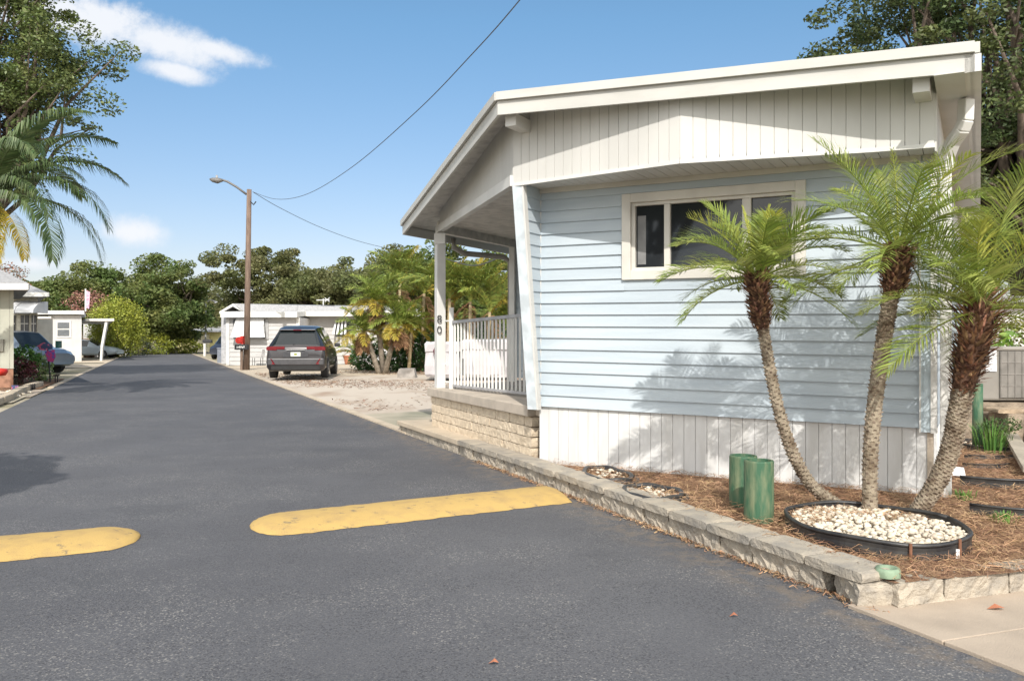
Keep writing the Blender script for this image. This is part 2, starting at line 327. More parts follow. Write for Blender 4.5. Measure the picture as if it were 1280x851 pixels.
# ------------------------------------------------------------------ ground, road, lots
def sheet(name, pts, z, m, kind='structure'):
    b = MB(); b.add([(p[0], p[1], z) for p in pts], [tuple(range(len(pts)))]); return tag(b.build(name, m), kind=kind)
grassm = mat('grass_ground', (.26, .23, .14), 1, .3, .6, .6, 20, c2=(.38, .33, .25))
gravm = mat('shell_gravel', (.50, .43, .35), 1, .2, .9, .8, 45, c2=(.34, .25, .18), detail=12, f2=(.5, .72), stretch=(1, .45, 1))
drivem = mat('driveway_concrete', (.44, .38, .29), .9, .2, .9, .2, 60, c2=(.25, .24, .17))
sheet('ground', [(-700, -300), (700, -300), (700, 1200), (-700, 1200)], -.02, grassm)
road = MB(); UU = [-12] + [i * 2.0 for i in range(-5, 47)]
for i in range(len(UU) - 1):
    road.quad(RD(-2.7, UU[i], 0), RD(3.3, UU[i], 0), RD(3.3, UU[i + 1], 0), RD(-2.7, UU[i + 1], 0))
tag(road.build('road', aspm), kind='structure')
sheet('cross_road', [RD(-60, 92), RD(60, 92), RD(60, 99), RD(-60, 99)], -.004, aspm)
sheet('driveway_white_line', [RD(-2.0, 91.4), RD(4.5, 91.4), RD(4.5, 91.9), RD(-2.0, 91.9)], .004, conc)
sheet('gravel_lot', [RD(3.48, 14.6), RD(9, 14.6), RD(14, 22), RD(16, 36), RD(3.48, 36)], .004, gravm)
sheet('parking_pad', [RD(3.48, 31.5), RD(12, 31.5), RD(14, 46), RD(3.48, 46)], .008, conc)
sheet('driveway', [RD(3.45, 11.7), RD(8.5, 11.7), RD(9, 15.8), RD(3.45, 14.9)], .010, drivem)
sheet('driveway_left', [RD(-2.75, 46), RD(-16, 46), RD(-16, 53), RD(-2.75, 53)], .006, conc)
sheet('driveway_left_near', [RD(-2.75, 22.6), RD(-9, 22.6), RD(-9, 26), RD(-2.75, 26)], .006, walk)
sheet('driveway_carport', [RD(-2.75, 56), RD(-16, 56), RD(-16, 66), RD(-2.75, 66)], .006, conc)
eb = MB()
for i in range(14, 92, 2):
    eb.box(0, .16, 0, 1.98, -.02, .014) if False else None
def road_strip(name, v0, v1, u0, u1, z1, m):
    b = MB(); b.prism([RD(v0, u0), RD(v1, u0), RD(v1, u1), RD(v0, u1)], -.02, z1); return tag(b.build(name, m), kind='structure')
road_strip('road_edge_strip', 3.3, 3.45, 11.6, 90, .02, conc)
road_strip('road_edge_left', -2.86, -2.7, 27, 90, .02, conc)
# sidewalk bottom right, two slabs with a joint
p0 = G(1093, 770); e1 = RD(3.18, -1); 
dS = Vector((.945, .327, 0))
def SW(a, b): return Vector((p0.x, p0.y, 0)) + dS * a + Vector((.395, -.9187, 0)) * b
sw = MB(); rows = [(-.15, .40), (.408, 1.9), (1.908, 3.6)]
for (b0, b1) in rows:
    for (a0, a1) in [(-.02, 1.50), (1.508, 3.0), (3.008, 6)]:
        sw.prism([SW(a0, b0), SW(a0, b1), SW(a1, b1), SW(a1, b0)], -.05, .018)
tag(sw.build('sidewalk', walk, bevel=.004), kind='structure')
# mulch bed
mb = MB(); nx, ny = 60, 70; 
def bedz(x, y): return .145 + .012 * math.sin(3 * x + 1) * math.cos(2.3 * y) + .01 * math.sin(7 * x + 5 * y)
wallR = lambda t_: RD(3.42, t_)
pts = []
bed_poly = [RD(3.4, 3.05), RD(3.4, 8.15), (.3, 8.5), (3.3, 6.8), (3.5, 6.6), (8.5, 16.5), (14, 16.5), (14, 8.2), (2.6, 4.33)]
def inpoly(x, y, P):
    c = False; n = len(P)
    for i in range(n):
        x1, y1 = P[i][0], P[i][1]; x2, y2 = P[(i + 1) % n][0], P[(i + 1) % n][1]
        if (y1 > y) != (y2 > y) and x < (x2 - x1) * (y - y1) / (y2 - y1) + x1: c = not c
    return c
b = MB(); b.add([(p[0], p[1], .135) for p in bed_poly], [tuple(range(len(bed_poly)))])
tag(b.build('mulch_bed', mulch), kind='structure')
# pine straw strands
rs = np.random.RandomState(5)
def strands(name, label_, P, z, n_len, wid, m, zr=.03):
    n = len(P); a = rs.uniform(0, 2 * np.pi, n); L = n_len * rs.uniform(.5, 1.5, n); tilt = rs.normal(0, .22, n)
    d = np.stack([np.cos(a) * np.cos(tilt), np.sin(a) * np.cos(tilt), np.sin(tilt)], 1)
    s_ = np.stack([-np.sin(a), np.cos(a), rs.normal(0, .5, n)], 1); s_ /= np.linalg.norm(s_, axis=1)[:, None]
    C = np.column_stack([P, z + rs.uniform(0, zr, n)]); cur = (s_ * (rs.normal(0, .18, n) * L)[:, None])
    A = C - d * (L / 2)[:, None]; B = C + cur; D = C + d * (L / 2)[:, None]; w = s_ * wid
    B[:, 2] += .006
    V = np.stack([A - w, A + w, B + w, B - w, D + w * .4, D - w * .4], 1).reshape(-1, 3); V[:, 2] = np.maximum(V[:, 2], .137 if z > .1 else .003)
    base = np.arange(n)[:, None] * 6
    Fq = np.vstack([base + np.array([0, 1, 2, 3]), base + np.array([3, 2, 4, 5])])
    o = np_mesh(name, V, Fq, m); tag(o, kind='stuff'); return o
P = []
while len(P) < 30000:
    x = rs.uniform(.2, 6.5); y = rs.uniform(3.9, 12)
    if rs.rand() < min(1, (5.5 / y) ** 1.6) and inpoly(x, y, bed_poly): P.append((x, y))
strands('pine_straw', '', np.array(P), .14, .09, .0016, straw, .035)
# thin debris along the foot of the retaining wall
P = []
for _ in range(1700):
    u = rs.uniform(3.0, 8.6); v = 3.3 - abs(rs.normal(0, .035)) - (.0)
    q = RD(v, u); P.append((q.x, q.y))
strands('leaf_litter', '', np.array(P), .004, .035, .003, straw, .012)
P = []
while len(P) < 5200:
    v = rs.uniform(3.6, 13); u = rs.uniform(15.5, 38)
    if math.sin(v * .9 + u * .35) + math.sin(u * .8) * .7 + rs.uniform(-1.2, 1.2) > .7:
        q = RD(v, u); P.append((q.x, q.y))
strands('dry_litter', '', np.array(P), .010, .11, .009, mat('litter', (.27, .17, .11), .9, c2=(.14, .08, .05), island=.4), .02)
# ------------------------------------------------------------------ retaining wall
rw = empty('retaining_wall', RD(3.4, 5), 'low weathered block retaining wall with capstones between asphalt and mulch bed', 'retaining wall', world=True)
rr = random.Random(3); u = 3.12; i = 0
while u < 8.9:
    L = rr.uniform(.40, .47); dz = rr.uniform(-.003, .003); dv = rr.uniform(-.008, .008)
    T = lambda p: RD(3.3 + p[1], p[0], p[2])
    if i > 0 or True:
        MB().rough(u + .004, u + L - .004, dv - .035, .20 + dv, .125 + dz, .178 + dz, T, .003, .035, rr).build('capstone', stonec, rw)
    u += L; i += 1
u = 3.42
while u < 8.9:
    L = rr.uniform(.28, .32); MB().rough(u + .003, u + L - .003, rr.uniform(-.02, .005), .16, -.01, .122, lambda p: RD(3.3 + p[1], p[0], p[2]), .011, .03, rr).build('wall_block', stone, rw); u += L
# leaning end block
c0 = RD(3.37, 3.22); ca, sa = math.cos(.35), math.sin(.35)
MB().rough(-.13, .13, -.09, .10, -.01, .122, lambda p: Vector((c0.x + p[0] * (-.395 * ca + .9187 * sa) + p[1] * (.9187 * ca + .395 * sa), c0.y + p[0] * (.9187 * ca + .395 * sa) + p[1] * (.395 * ca - .9187 * sa), p[2])), .012, .03, rr).build('wall_block', stone, rw)
# border stones to the right
bs = empty('stone_edging', G(1200, 752), 'row of rough concrete edging blocks between mulch bed and sidewalk at the corner', 'edging', world=True)
a = 0.16; o_ = G(1090, 768)
while a < 4.5:
    L = .30 if a < .3 else rr.uniform(.4, .46)
    MB().rough(a + .003, a + L - .003, .0, .15, -.01, .135 + rr.uniform(-.005, .008), lambda p: Vector((o_.x + dS.x * p[0] - dS.y * p[1], o_.y + dS.y * p[0] + dS.x * p[1], p[2])), .009, .035, rr).build('edging_block', stone, bs); a += L
# ------------------------------------------------------------------ speed bumps
yel = mat('yellow_paint', (.46, .31, .105), .9, .15, 8, .25, 90, c2=(.37, .25, .10), f2=(.45, .75))
def scuff(m):
    t = m.node_tree; p = t.nodes['Principled BSDF']; src = p.inputs['Base Color'].links[0].from_socket; tcn = N(t, 'ShaderNodeTexCoord')
    n1 = N(t, 'ShaderNodeTexNoise'); n1.inputs['Scale'].default_value = 9; n1.inputs['Detail'].default_value = 9; n1.inputs['Roughness'].default_value = .75; lk(t, tcn.outputs['Object'], n1.inputs['Vector'])
    mr = N(t, 'ShaderNodeMapRange'); mr.inputs[1].default_value = .58; mr.inputs[2].default_value = .64; mr.inputs[4].default_value = .8; lk(t, n1.outputs[0], mr.inputs[0]); mx_ = N(t, 'ShaderNodeMixRGB'); lk(t, mr.outputs[0], mx_.inputs[0]); lk(t, src, mx_.inputs[1]); mx_.inputs[2].default_value = (.16, .13, .09, 1); lk(t, mx_.outputs[0], p.inputs['Base Color'])
scuff(yel)
def bump(name, label, v0, v1, u0, u1s, w, sl=0.):
    b = MB(); n = 60; k = 12; g = []
    rb = random.Random(4)
    for i in range(n + 1):
        t_ = .5 - .5 * math.cos(math.pi * i / n); v = v0 + (v1 - v0) * t_; uc = u0 + (u1s - u0) * t_
        e = 1.0
        d0 = (v - v0) / .28 if name != 'none' else 1
        if d0 < 1: e = math.sqrt(max(0, 1 - (1 - d0) ** 2))
        d1 = (v1 - v) / (.28 if v1 < 2 else .05)
        if d1 < 1: e = min(e, math.sqrt(max(0, 1 - (1 - d1) ** 2)))
        e = max(e, .02); row = []
        for j in range(k + 1):
            s_ = -1 + 2 * j / k; uu = uc + s_ * w / 2 * e + rb.uniform(-.014, .014)
            z = .003 + .065 * e * (math.cos(s_ * math.pi / 2) ** .8 if abs(s_) < 1 else 0)
            row.append(len(b.v)); b.v.append(tuple(RD(v, uu, z)))
        g.append(row)
    for i in range(n):
        for j in range(k): b.f.append((g[i][j], g[i][j + 1], g[i + 1][j + 1], g[i + 1][j])) 
    o = b.build(name, yel, None, smooth=True); return tag(o, label, 'speed bump', 'yellow speed bumps on the road')
bump('speed_bump', 'longer yellow painted speed bump reaching the retaining wall', .62, 3.22, 6.22, 6.50, .74)
bump('speed_bump', 'yellow painted speed bump cut off by the left side of the picture', -2.6, -.10, 6.15, 6.25, .70)
# ------------------------------------------------------------------ HOUSE 80
L0 = Vector((.283, 8.20)); AX = Vector((.8706, -.4919)); OX = Vector((-.4919, -.8706))
def H(p):  # p = (a, o, z)
    q = L0 + AX * p[0] + OX * p[1]; return (q.x, q.y, p[2] - .012 * p[0])
def HA(x, y):
    d = Vector((x, y)) - L0; return (d.dot(AX), d.dot(OX))
home = empty('mobile_home', (L0.x, L0.y, 0), 'pale blue mobile home with white gable, porch and white skirting', 'mobile home', world=True)
def hb(): return MB(H)
BT = .70; ST = 2.845      # siding bottom, soffit height
NC = 19; ch = (ST - BT) / NC
def lap(b, a0, a1, z0, z1, out=.0, horiz='a', base=0.0, side=1):
    """one lap course piece; leaning out at its bottom, with a shadow lip"""
    def P(a, off, z): return (a, base + off, z) if horiz == 'a' else (base + off * side, a, z)
    b.add([P(a0, .020, z0), P(a1, .020, z0), P(a1, .002, z1), P(a0, .002, z1), P(a0, 0, z0), P(a1, 0, z0)], [(0, 1, 2, 3), (4, 5, 1, 0)])
WIN = (.874, 2.52, 1.925, 2.727)
sd_ = hb()
for i in range(NC):
    z0 = BT + i * ch; z1 = z0 + ch
    if z1 <= WIN[2] or z0 >= WIN[3]: lap(sd_, 0, 3.44, z0, z1)
    else:
        lap(sd_, 0, WIN[0] + .02, z0, z1); lap(sd_, WIN[1] - .02, 3.44, z0, z1)
        if z0 < WIN[2]: sd_.quad((WIN[0], .014, z0), (WIN[1], .014, z0), (WIN[1], .008, WIN[2] + .02), (WIN[0], .008, WIN[2] + .02))
        if z1 > WIN[3]: sd_.quad((WIN[0], .008, WIN[3] - .02), (WIN[1], .008, WIN[3] - .02), (WIN[1], .002, z1), (WIN[0], .002, z1))
sd_.quad((0, .012, BT - .002), (3.44, .012, BT - .002), (3.44, -.02, BT - .002), (0, -.02, BT - .002))
wall_o = sd_.build('siding_wall', blue, home)
s2 = hb()   # right side wall
for i in range(NC):
    z0 = BT + i * ch; lap(s2, -13, -.02, z0, z0 + ch, horiz='o', base=3.48, side=1)
s2.build('siding_wall', blue, home)
s3 = hb()   # the left half front wall at the back of the porch, with a door opening
for i in range(20):
    z0 = .72 + i * ch
    for (a0, a1) in [(-2.70, -1.95), (-1.0, -.02)]:
        lap(s3, a0, a1, z0, z0 + ch, base=-4.35)
    if z0 > 2.6: lap(s3, -1.95, -1.0, z0, z0 + ch, base=-4.35)
s3.build('siding_wall', blue, home)
s4 = hb()
for i in range(20):
    z0 = .72 + i * ch; lap(s4, -13, -4.35, z0, z0 + ch, horiz='o', base=-2.74, side=-1); lap(s4, -4.35, 0, z0, z0 + ch, horiz='o', base=-.03, side=-1)
s4.build('siding_wall', blue, home)
# corner pieces
hb().box(3.385, 3.40, 0, .030, BT - .03, ST).box(3.402, 3.455, 0, .022, BT - .03, ST).build('corner_board', mat('blue_trim', (.50, .585, .63), .6), home)
hb().box(3.375, 3.387, 0, .035, BT - .035, ST).box(3.455, 3.50, -.04, .035, BT - .035, ST).build('corner_trim', wht, home)
hb().box(0, .012, 0, .016, BT, ST).build('corner_trim', wht, home)
# skirting: boards along a path
def boards(b, path, z0, z1, pitch=.105, depth=.006, gap=.006, zf=None):
    """path of (a,o); z1 may be function of (a,o)"""
    for (p, q) in zip(path[:-1], path[1:]):
        p = Vector(p); q = Vector(q); n = max(1, round((q - p).length / pitch)); d = (q - p) / n; dn = d.normalized(); nr = Vector((dn.y, -dn.x))
        if nr.dot(Vector((0, 1))) < 0: nr = -nr
        for i in range(n):
            s_ = p + d * i; e = s_ + d; g = dn * gap / 2; pts = [s_ + g * .5, s_ + g, e - g, e - g * .5]; ou = [0, depth, depth, 0]
            vs = []
            for k, (pp, o2) in enumerate(zip(pts, ou)):
                r_ = pp + nr * o2; zb = z0(r_) if callable(z0) else z0; zt = z1(r_) if callable(z1) else z1
                vs += [(r_.x, r_.y, zb), (r_.x, r_.y, zt)]
            b.add(vs, [(0, 2, 3, 1), (2, 4, 5, 3), (4, 6, 7, 5)])
b = hb(); boards(b, [(-.02, -.02), (3.46, -.02)], .10, BT + .002, gap=.0045); boards(b, [(3.462, -.02), (3.462, -13)], .10, BT + .002); b.build('skirting', skirtm, home)
hb().box(3.43, 3.475, -.02, -.002, .1, BT).build('corner_trim', mat('weathered_board', (.45, .38, .30), .8), home)
# roof heights
C0 = (-.023, .80); RT = (3.76, .80); WT = HA(-1.59, 12.0)
zC, zR, zW = 3.587, 3.422, 3.03
def rooftop(a, o=None): return zC + (zR - zC) * (a - C0[0]) / (RT[0] - C0[0]) if a > C0[0] else zC + (zW - zC) * (C0[0] - a) / (C0[0] - WT[0])
BK = -13.5
roofm = mat('roof_membrane', (.62, .61, .58), .7)
rb = hb()
rb.prism([C0, RT, (RT[0], BK), (C0[0], BK)], [zC - .05, zR - .05, zR - .05, zC - .05], [zC, zR, zR, zC])
rb.prism([WT, C0, (C0[0], BK), (WT[0], BK)], [zW - .05, zC - .05, zC - .05, zW - .05], [zW, zC, zC, zW])
rb.build('roof', roofm, home)
def fascia(p, q, zp, zq, h0, h1, off, th, m, name):
    p = Vector(p); q = Vector(q); d = (q - p).normalized(); n_ = Vector((d.y, -d.x))
    if n_.dot(Vector((0, 1))) < 0: n_ = -n_
    if abs(d.x) < .05: n_ = Vector((1 if p.x > 0 else -1, 0))
    A = [p + n_ * off, q + n_ * off, q + n_ * (off + th), p + n_ * (off + th)]
    return hb().prism(A, [zp - h1, zq - h1, zq - h1, zp - h1], [zp - h0, zq - h0, zq - h0, zp - h0]).build(name, m, home)
fasm = mat('fascia_metal', (.52, .51, .475), .5, .05, 2, .03, 20, stretch=(1, 1, 3))
nrm = lambda p: p
for (p, q, zp, zq) in [(C0, RT, zC, zR), (WT, C0, zW, zC), (RT, (RT[0], BK), zR, zR), (WT, (WT[0], BK), zW, zW)]:
    fascia(p, q, zp, zq, -.012, .062, .0, .032, fasm, 'drip_edge')
    fascia(p, q, zp, zq, .066, .19, -.028, .028, fasm, 'fascia')
# gable prow boards
A_ = (-.096, .376); B_ = (1.645, .679); C_ = (3.10, .425); D_ = (3.50, .40)
PT = HA(-1.0, 11.5)
b = hb(); boards(b, [A_, B_], ST, lambda r: rooftop(r.x) - .05, .098); boards(b, [B_, C_, D_], ST, lambda r: rooftop(r.x) - .05, .108)
b.build('gable_panel', wht2, home)
b = hb(); bk = mat('groove_backing', (.60, .585, .55), .9); PA = [A_, B_, C_, D_]  # plain pale backing colour seen through the gaps between boards
for p, q in zip(PA[:-1], PA[1:]): b.prism([p, q, (q[0], q[1] - .01), (p[0], p[1] - .01)], ST + .03, [rooftop(p[0]) - .07, rooftop(q[0]) - .07] * 1 + [rooftop(q[0]) - .07, rooftop(p[0]) - .07])
b.build('backing_board', bk, home)
b = hb(); b.box(0, 3.45, -.035, -.024, .1, BT - .01); b.build('backing_board', bk, home)
b = hb(); boards(b, [A_, PT], ST + .07, lambda r: rooftop(r.x) - .05, .11); b.build('gable_panel', wht2, home)
b = hb(); b.beam((*A_, ST - .01), (*B_, ST - .01), .03, .03); b.beam((*B_, ST - .01), (*C_, ST - .01), .03, .03); b.beam((*C_, ST - .01), (*D_, ST - .01), .03, .03); b.build('soffit_trim', wht, home)
b = hb(); b.beam((A_[0], A_[1], ST + .03), (PT[0] - .15, PT[1] - .16, ST + .03), .07, .10); b.build('porch_beam', wht, home)
pe = (PT[0], -4.4)
b = hb(); b.beam((PT[0], PT[1], ST + .05), (pe[0], pe[1], ST + .05), .10, .17); b.build('porch_beam', mat('beam_grey', (.60, .58, .53), .6), home)
hb().box(3.50, 3.512, -13, .40, ST - .05, 3.4).build('gable_panel', wht2, home)
# soffit under the prow, as planks with gaps
def prow(a):
    P_ = [(-.2, .36), A_, B_, C_, D_, (3.6, .39)]
    for p, q in zip(P_[:-1], P_[1:]):
        if p[0] <= a <= q[0]: return p[1] + (q[1] - p[1]) * (a - p[0]) / (q[0] - p[0])
    return .39
b = hb(); a = -.09
while a < 3.46:
    a1 = a + .098; b.add([(a, 0, ST), (a1, 0, ST), (a1, prow(a1) - .01, ST), (a, prow(a) - .01, ST), (a, 0, ST + .02), (a1, 0, ST + .02), (a1, prow(a1) - .01, ST + .02), (a, prow(a) - .01, ST + .02)], [(3, 2, 1, 0), (0, 1, 5, 4), (0, 4, 7, 3), (1, 2, 6, 5)]); a = a1 + .005
b.build('soffit', wht2, home)
hb().prism([(-.09, .0), (3.46, .0), (3.46, .39), (3.10, .41), (1.645, .665), (-.09, .36)], ST + .021, ST + .026).build('soffit_backing', trimw, home)
hb().box(0, 3.46, .012, .03, ST - .045, ST).build('soffit_trim', trimw, home)
# porch ceiling
b = hb(); b.prism([A_, PT, (PT[0], -4.35), (-.03, -4.35), (-.03, .3)], ST + .08, ST + .10); b.build('porch_ceiling', mat('ceiling', (.66, .62, .56), .7), home)
# end block brackets under the fascia
for (a, o) in [(.0, .60), (3.37, .60)]:
    hb().box(a, a + .11, o - .2, o + .10, rooftop(a) - .185 - .09, rooftop(a) - .185 + .02).build('bracket', wht, home)
# wing wall: tapered
zt, zb = ST, BT - .03
def wo_(z): return .05 + (.362 - .05) * (z - zb) / (zt - zb)
b = hb()
for i in range(NC):
    z0 = BT + i * ch; z1 = z0 + ch
    b.add([(.014, 0, z0), (.014, wo_(z0), z0), (.002, wo_(z1), z1), (.002, 0, z1), (0, 0, z0), (0, wo_(z0), z0)], [(0, 1, 2, 3), (4, 5, 1, 0)])
b.build('siding_wall', blue, home)
b = hb(); b.add([(-.10, wo_(zb) - .02, zb), (.004, wo_(zb) - .02, zb), (.004, wo_(zb) + .035, zb), (-.10, wo_(zb) + .035, zb), (-.10, wo_(zt) - .02, zt), (.004, wo_(zt) - .02, zt), (.004, wo_(zt) + .035, zt), (-.10, wo_(zt) + .035, zt)],
                [(3, 2, 1, 0), (4, 5, 6, 7), (0, 1, 5, 4), (1, 2, 6, 5), (2, 3, 7, 6), (3, 0, 4, 7)])
b.build('slanted_trim', mat('light_blue_trim', (.60, .66, .70), .55), home)
b = hb(); b.add([(.004, wo_(zb) - .025, zb), (.022, wo_(zb) - .025, zb), (.022, wo_(zb) + .042, zb), (.004, wo_(zb) + .042, zb), (.004, wo_(zt) - .025, zt), (.022, wo_(zt) - .025, zt), (.022, wo_(zt) + .042, zt), (.004, wo_(zt) + .042, zt)],
                [(3, 2, 1, 0), (4, 5, 6, 7), (0, 1, 5, 4), (1, 2, 6, 5), (2, 3, 7, 6), (3, 0, 4, 7)])
b.build('slanted_trim', wht, home)
# window
wa0, wa1, wz0, wz1 = WIN
fr = hb()
fw = .085
for (x0, x1, z0, z1) in [(wa0, wa0 + fw, wz0, wz1), (wa1 - fw, wa1, wz0, wz1), (wa0 + fw, wa1 - fw, wz1 - fw, wz1), (wa0 + fw, wa1 - fw, wz0, wz0 + fw)]: fr.box(x0, x1, -.05, .04, z0, z1)
wf = fr.build('window', trimw, home, bevel=.004)
i0, i1, k0, k1 = wa0 + fw, wa1 - fw, wz0 + fw, wz1 - fw
inn = hb()
for (x0, x1, z0, z1) in [(i0, i0 + .035, k0, k1), (i1 - .035, i1, k0, k1), (i0 + .035, i1 - .035, k1 - .03, k1), (i0 + .035, i1 - .035, k0, k0 + .03), (1.275, 1.33, k0 + .03, k1 - .03), (1.985, 2.06, k0 + .03, k1 - .03)]: inn.box(x0, x1, -.045, .006, z0, z1)
inn.build('window_frame', trimw, wf, bevel=.003)
for (x0, x1) in [(i0 + .035, 1.275), (1.33, 1.985), (2.06, i1 - .035)]: hb().box(x0, x1, -.035, -.03, k0 + .03, k1 - .03).build('pane', winm, wf)
# white curtain strip seen inside the left pane is proud of the dark pane interior
hb().box(i0 + .05, i0 + .13, -.029, -.027, k0 + .06, k1 - .12).build('curtain', mat('curtain_grey', (.22, .22, .22), .9), wf)
# dark interior
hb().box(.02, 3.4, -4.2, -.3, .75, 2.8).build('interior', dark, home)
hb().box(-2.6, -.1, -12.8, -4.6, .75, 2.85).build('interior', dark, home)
# downspout and gutter at right
dsm = wht
b = hb(); b.box(3.52, 3.60, -.045, .035, .12, 2.78); b.build('downspout', dsm, home, bevel=.006)
b = hb(); path = [(3.56, -.005, 2.72), (3.57, .01, 2.83), (3.61, .06, 2.92), (3.67, .13, 2.99), (3.695, .155, 3.05), (3.70, .16, 3.20)]
for p, q in zip(path[:-1], path[1:]): b.beam(p, Vector(q) + (Vector(q) - Vector(p)).normalized() * .012, .085, .085, up=(-1, 1, 0))
b.build('downspout_elbow', dsm, home, bevel=.008)
hb().box(3.70, 3.80, -13, .80, zR - .19, zR - .07).build('gutter', wht, home)
b = hb(); b.box(3.512, 3.70, -13, .86, zR - .20, zR - .19); b.build('eave_soffit', wht2, home)
# left eave downspout (back)
b = hb(); P1 = (WT[0] + .12, -4.0, 2.86)
zz = 2.80
b.tube([(WT[0] + .15, -3.5, 2.90), (WT[0] + .15, -3.5, 2.76), (WT[0] + .22, -3.7, 2.68), (-2.90, -4.28, 2.66), (-2.82, -4.36, 2.58), (-2.82, -4.38, .2)], .045, 8)
b.build('downspout', mat('grey_spout', (.34, .32, .29), .6), home, smooth=True)
hb().box(-2.80, -2.70, -4.36, -4.28, .3, 2.88).build('corner_trim', wht, home)
# door at back of porch
dr = hb().box(-1.98, -1.90, -4.35, -4.30, .7, 2.72).box(-1.05, -.97, -4.35, -4.30, .7, 2.72).box(-1.9, -1.05, -4.35, -4.30, 2.64, 2.72).build('door_frame', wht, home)
dd = hb().box(-1.9, -1.05, -4.36, -4.33, .7, 2.64).build('door', mat('door_brown', (.10, .07, .05), .6), home)
hb().tube([(-1.12, -4.32, 1.6), (-1.12, -4.28, 1.6)], .03, 10).build('handle', chrome, dd)
# porch slab and block wall
S1 = Vector((.20, 8.42)); S2 = Vector((-1.13, 11.62)); dirp = (S2 - S1).normalized(); npn = Vector((-dirp.y, dirp.x)) * 1.0
if npn.x > 0: npn = -npn
axis = Vector((.4919, .8706))
sback = S2 + axis * 2.45; sr = Vector(H((0, -4.35, 0))[:2]); sr0 = Vector(H((-.03, -.02, 0))[:2])
SZ = .69
b = MB(); b.prism([S1 + npn * .05, S2 + npn * .05 + dirp * .05, sback, sr, sr0 + axis * .1, S1 + Vector((.05, .05))], SZ - .115, SZ); b.build('porch_slab', slabm, home, bevel=.01)
bw = empty('porch_wall_holder', (0, 0, 0), '', '') if False else None
def brick_run(p, q, z0, z1, rows, L, out, parent, rnd):
    d = (q - p).normalized(); n_ = Vector((-d.y, d.x)); 
    if n_.dot(out) < 0: n_ = -n_
    h = (z1 - z0) / rows; tot = (q - p).length; bb = MB()
    for r_ in range(rows):
        x = -L * .5 * (r_ % 2)
        while x < tot:
            a0 = max(0, x); a1 = min(tot, x + L)
            if a1 - a0 > .03:
                dv = rnd.uniform(-.004, .004)
                bb.rough(a0 + .002, a1 - .002, -.10, .0 + dv, z0 + r_ * h + .003, z0 + (r_ + 1) * h - .004, lambda t: (p.x + d.x * t[0] + n_.x * t[1], p.y + d.y * t[0] + n_.y * t[1], t[2]), .004, .03, rnd)
            x += L
    return bb.build('block_wall', brickm, parent)
brick_run(S1, S2, .15, SZ - .118, 4, .40, npn, home, rr)
brick_run(S2, S2 + axis * 2.4, .0, SZ - .118, 5, .40, -dirp * -1, home, rr)
# post with numerals
px_, py_ = -1.0, 11.5
b = MB(); w2 = .062; pd = [(-w2, -w2), (w2, -w2), (w2, w2), (-w2, w2)]
post = b.prism([(px_ + x * dirp.x - y * dirp.y * -1 * -1, py_ + x * dirp.y + y * dirp.x) for x, y in pd], SZ, ST - .0).build('post', wht, home, bevel=.005)
b = MB()
b.prism([(px_ - .075, py_ - .08), (px_ + .075, py_ - .08), (px_ + .075, py_ + .08), (px_ - .075, py_ + .08)], ST - .16, ST - .02); b.build('post_bracket', wht, post)
for k, chh in enumerate('80'):
    cu_ = bpy.data.curves.new('digit', 'FONT'); cu_.body = chh; cu_.size = .15; cu_.extrude = .003; cu_.align_x = 'CENTER'
    to = bpy.data.objects.new('tmp', cu_); COL.objects.link(to); bpy.context.view_layer.update()
    me = bpy.data.meshes.new_from_object(to.evaluated_get(bpy.context.evaluated_depsgraph_get())); bpy.data.objects.remove(to)
    o = link_mesh('digit', me, dark, post); me.materials.clear(); me.materials.append(dark)
    o.location = Vector((px_ + .0, py_ - .094, 1.595 - k * .15)) - OFF[post]; o.rotation_euler = (math.radians(90), 0, .05)
# railing
Ra = Vector((-.80, 11.3)); Rb = Vector((.36, 9.3)); 
railm = mat('rail_grey', (.34, .34, .35), .45)
rl = MB(); rl.beam((*Ra, 1.60), (*Rb, 1.655), .045, .04); rl.beam((*Ra, .735), (*Rb, .735), .03, .03); rail = rl.build('railing', railm, home)
nbl = 24
for i in range(nbl):
    t_ = (i + .5) / nbl; q = Ra.lerp(Rb, t_); zt_ = 1.585 + .055 * t_
    MB().beam((q.x, q.y, .745), (q.x, q.y, zt_), .026, .026, up=(0, 1, 0)).build('baluster', wht, rail)
MB().beam((-.83, 11.34, SZ), (-.83, 11.34, 1.80), .06, .06).build('rail_post', wht, rail)
b = MB()
for z in (1.62, 1.02, .78): b.beam((px_ + .05, py_, z), (-.83, 11.34, z), .02, .02)
b.build('rail_bracket', wht, rail)
# concrete ledge at the foot of the porch wall
b = MB(); b.prism([RD(3.30, 8.9), RD(3.95, 8.4), RD(3.98, 11.9), RD(3.28, 11.95)], .10, .165); ld = b.build('ledge_slab', conc, None, bevel=.008)
OFF[ld] = Vector((0, 0, 0)); ld.name = 'concrete_step'; tag(ld, 'long tan concrete step along the foot of the porch block wall', 'step')
u = 8.9
while u < 11.9:
    L = .42; MB().rough(u + .004, min(u + L, 11.95) - .004, .02, .2, -.01, .10, lambda p: RD(3.3 + p[1], p[0], p[2]), .01, .04, rr).build('wall_block', stone, ld); u += L
